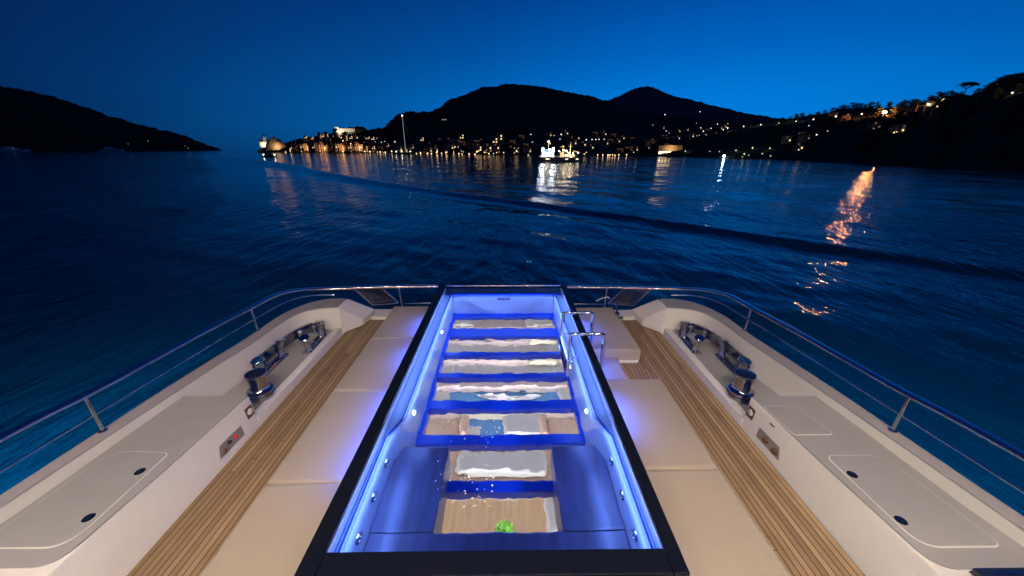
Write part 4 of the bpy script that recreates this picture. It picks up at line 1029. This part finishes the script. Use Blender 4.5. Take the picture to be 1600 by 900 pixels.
# jets and lamps
LED = emit('underwater lamp', (.55, .75, 1.0), 26)
for y in (2.54, 2.2, 1.87):
    for s in (-1, 1):
        x = -1.112 if s < 0 else .938; M = Matrix.Rotation(R(90) * -s, 4, 'Y')
        v = MB(); v.lathe([(.001, .006), (.02, .008), (.022, .018), (.045, .016), (.052, 0)], (x, y, .20), 20, 0, M); v.lathe([(.001, .012), (.012, .02), (.013, .021), (.001, .022)], (x, y, .20), 12, 1, M); v.build('jet_nozzle', [CHROME, BLACK], pool)
for s, ys_ in ((-1, (3.2, 4.97)), (1, (3.2, 4.2))):
    for y in ys_:
        x = -1.014 if s < 0 else .842; M = Matrix.Rotation(R(90) * -s, 4, 'Y')
        v = MB(); v.lathe([(.001, .012), (.02, .012), (.026, .004), (.03, 0)], (x, y, .2), 16, 0, M); v.build('underwater_lamp', LED, pool)


def water_mat():
    m = mat('pool water', (.80, .90, 1.0), 0.0, Transmission_Weight=1.0, IOR=1.33); b = m.node_tree.nodes['Principled BSDF']
    tc = nd(m, 'ShaderNodeTexCoord'); n1 = nd(m, 'ShaderNodeTexNoise', Scale=3.3, Detail=2, Roughness=.45); lk(m, tc.outputs['Object'], n1.inputs['Vector'])
    n2 = nd(m, 'ShaderNodeTexNoise', Scale=11, Detail=1); lk(m, tc.outputs['Object'], n2.inputs['Vector'])
    bp = nd(m, 'ShaderNodeBump', Strength=.27, Distance=.03); lk(m, mth(m, 'ADD', n1.outputs['Fac'], mth(m, 'MULTIPLY', n2.outputs['Fac'], .22)), bp.inputs['Height']); lk(m, bp.outputs[0], b.inputs['Normal'])
    return m


v = MB(); v.add([(IX0 + .001, IY0 + .001, .57), (IX1 - .001, IY0 + .001, .57), (IX1 - .001, 6.378, .57), (IX0 + .001, 6.378, .57)], [(0, 1, 2, 3)]); v.build('water', water_mat(), pool, smooth=0)
v = MB()
for k in range(90):
    px = 745 + rng.gauss(0, 26); py = rng.uniform(650, 792) ; q = at(px - (py - 700) * .1, py, .575); v.ball(q, rng.uniform(.0025, .009), 4, 0, .5)
o = v.build('bubbles', mat('foam bubble', (.8, .85, .9), .2), pool); o['kind'] = 'stuff'


def area(P, col, power, sx, sy=None, rot=(0, 0, 0), name='lamp', spread=180):
    ld = bpy.data.lights.new(name, 'AREA'); ld.energy = power; ld.color = col; ld.shape = 'RECTANGLE' if sy else 'DISK'; ld.size = sx
    if sy: ld.size_y = sy
    ld.spread = R(spread); o = bpy.data.objects.new(name, ld); COL.objects.link(o); o.location = P; o.rotation_euler = rot; return o


POOLB = (.16, .30, 1.0); PWR = 26
for y, ln in ((2.2, 1.1), (3.6, 1.2), (4.8, 1.2), (5.65, .8)):
    for s in (-1, 1):       # unseen strips added below the ledge to brighten walls and water
        w_ = wall_l if s < 0 else wall_r; x = np.interp(y, [q[1] for q in w_], [q[0] for q in w_])
        area((x - s * .085, y, .40), POOLB, PWR * 1.15 * ln, .05, ln, rot=(0, R(66) * -s, 0), name='pool_fill')
        e_ = IX0 + .014 if s < 0 else IX1 - .014       # and a second one added under the frame lip to brighten the ledge
        area((e_, y, .562), POOLB, PWR * .75 * ln, .012, ln, rot=(0, R(16) * s, 0), name='pool_fill')
area((-.088, 6.16, .5), POOLB, PWR * .8, 1.7, .03, rot=(R(-25), 0, 0), name='pool_fill')  # one more unseen fill strip, added at the far wall
for y, s in ((2.75, -1), (3.5, -1), (4.5, -1), (5.5, -1), (3.3, 1), (4.35, 1), (5.3, 1)):      # blue strip lights under the outer lip of the frame
    x = FX0 - .06 if s < 0 else FX1 + .06
    area((x, y, .44), (.04, .11, 1), 6.5, .05, .62, rot=(0, R(16) * -s, 0), name='strip_light', spread=138)

# ---- ladder
lad = thing('pool_ladder', 'polished steel pool ladder with two arched handrails straddling the right pool edge', 'ladder', (.98, 4.35, .3))
for y in (4.03, 4.66):
    far = y > 4.3
    path = [(.775, y, -.02 if not far else .1), (.775, y, .79), (.785, y, .832), (.825, y, .85), (1.145, y, .85), (1.185, y, .832), (1.195, y, .79), (1.195, y, .235)]
    v = MB(); v.tube(smooth_path(path, 5), .023, 12); v.build('handrail', CHROME, lad, smooth=60)
    v = MB(); v.lathe([(.04, .235), (.04, .245), (.022, .25)], (1.195, y, 0), 16); v.build('foot_flange', CHROME, lad)
    v = MB(); v.tube([(.775, y, .47), (.90, y, .47)], .013, 8); v.build('bracket', CHROME, lad)
for z, m_ in ((.36, BENCH), (.08, CHROME)):
    v = MB(); v.box((.775, 4.345, z), (.11, .60, .03)); v.build('tread', m_, lad, smooth=0, bevel=.006)
# dark gloss table with a chrome edge near the camera at lower right
q = at(1520, 887, .95); t = thing('side_table', 'dark gloss table top with chrome edge at the lower right corner', 'table', (q.x + .5, q.y - .3, .4))
v = MB(); v.box((q.x + .5, q.y - .2, .935), (1.0, .4, .03)); v.build('table_top', PANTOP, t, smooth=0, bevel=.004)
v = MB(); v.box((q.x + .5, q.y - .2, .915), (1.006, .406, .008)); v.box((q.x + .52, q.y - .03, .953), (.9, .012, .006)); v.build('edge_trim', CHROME, t, smooth=0)
v = MB(); v.tube([(q.x + .8, q.y - .35, .40), (q.x + .8, q.y - .35, .91)], .035, 10); v.build('leg', CHROME, t)

# ================================================================== THE LOUNGE SEEN THROUGH THE GLASS FLOOR
v = MB()
for c, d_ in (((XM, 8.26, -1.58), (4.2, .06, 1.6)), ((XM, .95, -1.58), (4.2, .06, 1.6)), ((-2.2, 4.6, -1.58), (.06, 7.2, 1.6)), ((2.0, 4.6, -1.58), (.06, 7.2, 1.6))): v.box(c, d_)
struct(v.build('lounge_walls', LW, smooth=0))
SOFAG = noisy(mat('pale grey linen', (.50, .49, .52), .9), (.44, .43, .47), 6, 3); LILAC = noisy(mat('lilac linen', (.42, .33, .36), .9), (.5, .42, .4), 5, 3)
CREAM = noisy(mat('cream bolster', (.72, .66, .54), .85), (.62, .56, .45), 8, 3); BEIGE = noisy(mat('beige leather', (.48, .34, .27), .6), (.4, .28, .23), 6, 4)
WHC = noisy(mat('white cushion', (.74, .73, .72), .85), (.66, .64, .63), 5, 3); NAVY = noisy(mat('blue rug', (.05, .13, .28), .9), (.035, .1, .24), 9, 3)


def rect_at(px0, py0, px1, py1, z):
    a, b_, c, d_ = refr(px0, py1, z), refr(px1, py1, z), refr(px0, py0, z), refr(px1, py0, z)
    return (a.x + c.x) / 2, (b_.x + d_.x) / 2, (a.y + b_.y) / 2, (c.y + d_.y) / 2


def block(R4, z0, z1, name, m, parent=None, bev=.05, label=None, cat=None):
    x0, x1, y0, y1 = R4; v = MB(); v.box(((x0 + x1) / 2, (y0 + y1) / 2, (z0 + z1) / 2), (x1 - x0, y1 - y0, z1 - z0))
    o = v.build(name, m, parent, smooth=40, bevel=bev, seg=4, loc=None if parent else ((x0 + x1) / 2, (y0 + y1) / 2, z0))
    if label: tag(o, label, cat)
    return o


zf = -2.42; zt = -2.25
for k, (y0, y1, ym) in enumerate(((529, 551, 537), (559, 584, 568))):
    R4 = rect_at(680, ym, 900, y1 + 2, zt); R5 = rect_at(680, y0 - 1, 900, ym, zt)
    t = thing('sofa', ('farther' if k == 0 else 'nearer') + ' of two pale grey sofas seen through the rear glass floor panes', 'sofa', ((R4[0] + R4[1]) / 2, R4[2], zf))
    block(R4, zf, zt, 'seat', SOFAG, t); block((R5[0], R5[1], R5[2], R5[3] - .02), zf, zt + .10, 'backrest', LILAC, t)
    q = rect_at(824, y0, 870, ym + .5, zt + .16); block(q, zt + .102, zt + .22, 'bolster', CREAM, None, .05, f'cream bolster on the right end of the {"farther" if k == 0 else "nearer"} grey sofa under the pool', 'bolster')
R4 = rect_at(690, 494, 890, 516, zt); block((R4[0], R4[1], R4[2], min(R4[3] + .5, 8.2)), zf, zt + .1, 'console', LILAC, None, .03, 'lilac clothed console seen through the farthest glass floor pane', 'console')
for k, (a, b_) in enumerate(((706, 742), (822, 862))): q = rect_at(a, 498, b_, 511, zt + .1); block(q, zt + .102, zt + .18, 'cushion', WHC, None, .03, f'white cushion on the {"left" if k == 0 else "right"} end of the lilac console', 'cushion')
q = rect_at(640, 605, 930, 690, zf + .01); block((q[0], q[1], q[2], q[3]), zf - .004, zf + .012, 'rug', NAVY, None, .002, 'deep blue rug on the lounge floor under the middle panes', 'rug')
q = rect_at(668, 592, 906, 604, zt); t = thing('bench_seat', 'long lilac upholstered bench seen through the fourth glass floor pane', 'bench', ((q[0] + q[1]) / 2, q[2], zf)); block(q, zf, zt, 'seat', LILAC, t)
for k, (a, b_) in enumerate(((676, 704), (874, 892))): q = rect_at(a, 605, b_, 630, zt); block(q, zf, zt - .05, 'pouffe', WHC, None, .05, f'white pouffe at the {"left" if k == 0 else "right"} side of the blue rug', 'pouffe')
q = rect_at(742, 606, 850, 622, zf + .25); v = MB(); nn = 22
vs = []
for i in range(nn + 1):
    for j in range(nn + 1):
        u, w_ = i / nn, j / nn; dx = (u - .5) * (1 - .75 * (1 - w_)) + .06 * mnoise.noise(Vector((u * 4, w_ * 4, 1)))
        vs.append((q[0] + (q[1] - q[0]) * (.5 + dx), q[2] + (q[3] - q[2]) * w_, zf + .05 + .05 * abs(mnoise.noise(Vector((u * 6, w_ * 6, 2))))))
v.add(vs, [(i * (nn + 1) + j, (i + 1) * (nn + 1) + j, (i + 1) * (nn + 1) + j + 1, i * (nn + 1) + j + 1) for i in range(nn) for j in range(nn)])
o = v.build('glint_patch', SOFAG, smooth=60, loc=(0, 4.6, zf)); tag(o, 'crumpled pale patch over the blue rug, imitating foam and reflection on the water', 'glint patch')  # pale patch added to imitate foam and reflection on the pool water
md = o.modifiers.new('thickness', 'SOLIDIFY'); md.thickness = .012
for k, (a, b_) in enumerate(((655, 720), (853, 915))):
    q = rect_at(a, 652, b_, 684, zt); t = thing('armchair', f'beige leather armchair on the {"left" if k == 0 else "right"} of the blue rug under the pool', 'armchair', ((q[0] + q[1]) / 2, q[2], zf))
    block(q, zf, zt, 'seat', BEIGE, t); qq = rect_at(a, 640, b_, 651, zt); block(qq, zf, zt + .16, 'backrest', LILAC, t)
    xa = q[1] - .02 if k == 0 else q[0] - .10; block((xa, xa + .12, q[2], q[3]), zf, zt + .1, 'armrest', BEIGE, t)
q = rect_at(716, 640, 856, 647, zt); block(q, zf, zt + .05, 'side_bench', CREAM, None, .04, 'cream bench between the two beige armchairs', 'bench')
q = rect_at(786, 648, 850, 684, zt); block(q, zf, zt + .05, 'ottoman', WHC, None, .07, 'large white square ottoman between the beige armchairs', 'ottoman')
q = rect_at(718, 660, 752, 684, zt); block(q, zf, zt - .1, 'pouf', WHC, None, .1, 'small round-edged white pouf beside the left armchair', 'pouf')
q = rect_at(690, 690, 872, 760, zt); t = thing('sofa', 'beige sofa seen through the pane between the two pool benches', 'sofa', ((q[0] + q[1]) / 2, q[2], zf)); block(q, zf, zt, 'seat', BEIGE, t)
q = rect_at(700, 694, 868, 700, zt); block(q, zt + .001, zt + .14, 'backrest', LILAC, t)
q = rect_at(714, 704, 854, 742, zt + .08); block(q, zt + .002, zt + .12, 'long_cushion', WHC, None, .06, 'long white seat cushion on the beige sofa under the pool', 'cushion')
q = rect_at(560, 774, 990, 880, zt); t = thing('dining_table', 'honey oak table top seen through the nearest glass floor pane', 'table', ((q[0] + q[1]) / 2, q[2], zf)); block(q, zt - .05, zt, 'table_top', OAK, t, .01)
for sx in (q[0] + .1, q[1] - .1):
    for sy in (q[2] + .1, q[3] - .1): v = MB(); v.box((sx, sy, (zf + zt) / 2 - .02), (.07, .07, zt - zf - .06)); v.build('leg', OAK, t, smooth=0)
q = rect_at(560, 762, 990, 773, zt); block(q, zf, zt + .02, 'side_bench', SOFAG, None, .04, 'pale grey bench along the far side of the oak table', 'bench')
q = rect_at(852, 776, 890, 838, zt + .04); block(q, zt + .002, zt + .09, 'folded_towel', WHC, None, .04, 'folded white towel on the right of the oak table', 'towel')
q = refr(788, 829, zt + .12); t = thing('potted_plant', 'small bright green plant standing on the oak table', 'plant', (q.x, q.y, zt))
v = MB(); v.lathe([(.04, zt + .002), (.055, zt + .07), (.05, zt + .07), (.001, zt + .06)], (q.x, q.y, 0), 16); v.build('pot', WHC, t)
v = MB()
for k in range(220):
    d_ = Vector((rng.gauss(0, 1), rng.gauss(0, 1), abs(rng.gauss(0, 1)))).normalized() * rng.uniform(.03, .12); c = Vector((q.x, q.y, zt + .08)) + d_; u = Vector((rng.gauss(0, 1), rng.gauss(0, 1), rng.gauss(0, 1))).normalized() * .03; w_ = u.orthogonal().normalized() * .012
    v.add([c - u, c + w_, c + u, c - w_], [(0, 1, 2, 3)])
v.build('leaves', mat('bright leaf', (.09, .24, .03), .5), t, smooth=0)
for y in (2.64, 3.2, 3.76, 4.86, 5.5):
    for x in (-.5, .33): area((x, y, -.56), (1, .92, .80), 26, .09, name='lounge_light')
for x in (-1.95, 1.75):
    for y in (3, 6): area((x, y, -.62), (1, .93, .84), 22, .2, name='lounge_light')

# ================================================================== LIGHTS OF THE UPPER DECK (overhang behind the photographer)
v = MB(); v.box((XM, -2.6, 5.0), (8.2, 4.4, .25)); struct(v.build('upper_deck', GEL, smooth=0, bevel=.02))
v = MB(); v.box((XM, -3.0, 2.4), (7.0, .15, 4.9)); v.box((XM, -1.8, 1.4), (3.2, 2.3, .12)); struct(v.build('saloon_wall', GEL, smooth=0, bevel=.02))
SPOTG = emit('downlight lens', (1, .85, .66), 20); DECKC = (1.0, .82, .66)
for k, x in enumerate((-3.1, -1.9, -.7, .5, 1.7, 2.9)):
    t = thing('downlight', 'round recessed warm downlight in the ceiling of the upper deck', 'downlight', (x, -.75, 4.87), 'downlights of the upper deck')
    v = MB(); v.lathe([(.11, 4.874), (.12, 4.86), (.09, 4.85), (.085, 4.874)], (x, -.75, 0), 20); v.build('bezel', CHROME, t)
    v = MB(); v.lathe([(.08, 4.862), (.001, 4.861)], (x, -.75, 0), 16); v.build('lens', SPOTG, t)
    area((x, -.75, 4.845), DECKC, 116, .16, rot=(R(22), 0, 0), name='downlight_beam')
    t = thing('bounce_lamp', 'round warm lamp added to brighten the saloon wall for bounce light', 'downlight', (x, -1.9, 4.87), 'lamps added for bounce off the saloon wall')  # unseen lamp row added so its bounce brightens the steel
    v = MB(); v.lathe([(.11, 4.874), (.12, 4.86), (.09, 4.85), (.085, 4.874)], (x, -1.9, 0), 20); v.build('bezel', CHROME, t)
    v = MB(); v.lathe([(.08, 4.862), (.001, 4.861)], (x, -1.9, 0), 16); v.build('lens', SPOTG, t)
    area((x, -1.9, 4.845), DECKC, 34, .16, rot=(R(-18), 0, 0), name='bounce_lamp_beam')
# lamps added on the hull side, standing in for the underwater lights' glow
for s in (-1, 1):
    for y in (-1.0, 1.6, 4.2):
        area((XM + s * 4.05, y, -.6), (.03, .62, .90), 2600 if s < 0 else 1500, .5, .2, rot=(0, R(70) * -s, 0), name='hull_glow_fill')
for x in (): area((x, 6.95, -.6), (.04, .6, 1.0), 12, .5, .2, rot=(R(65), 0, 0), name='hull_glow_fill')
# what is left of the daylight
sd = bpy.data.lights.new('sun', 'SUN'); sd.energy = .01; sd.angle = R(10); sd.color = (.5, .7, 1); so = bpy.data.objects.new('sun', sd); COL.objects.link(so); so.rotation_euler = (R(80), 0, -GLOW_AZ)
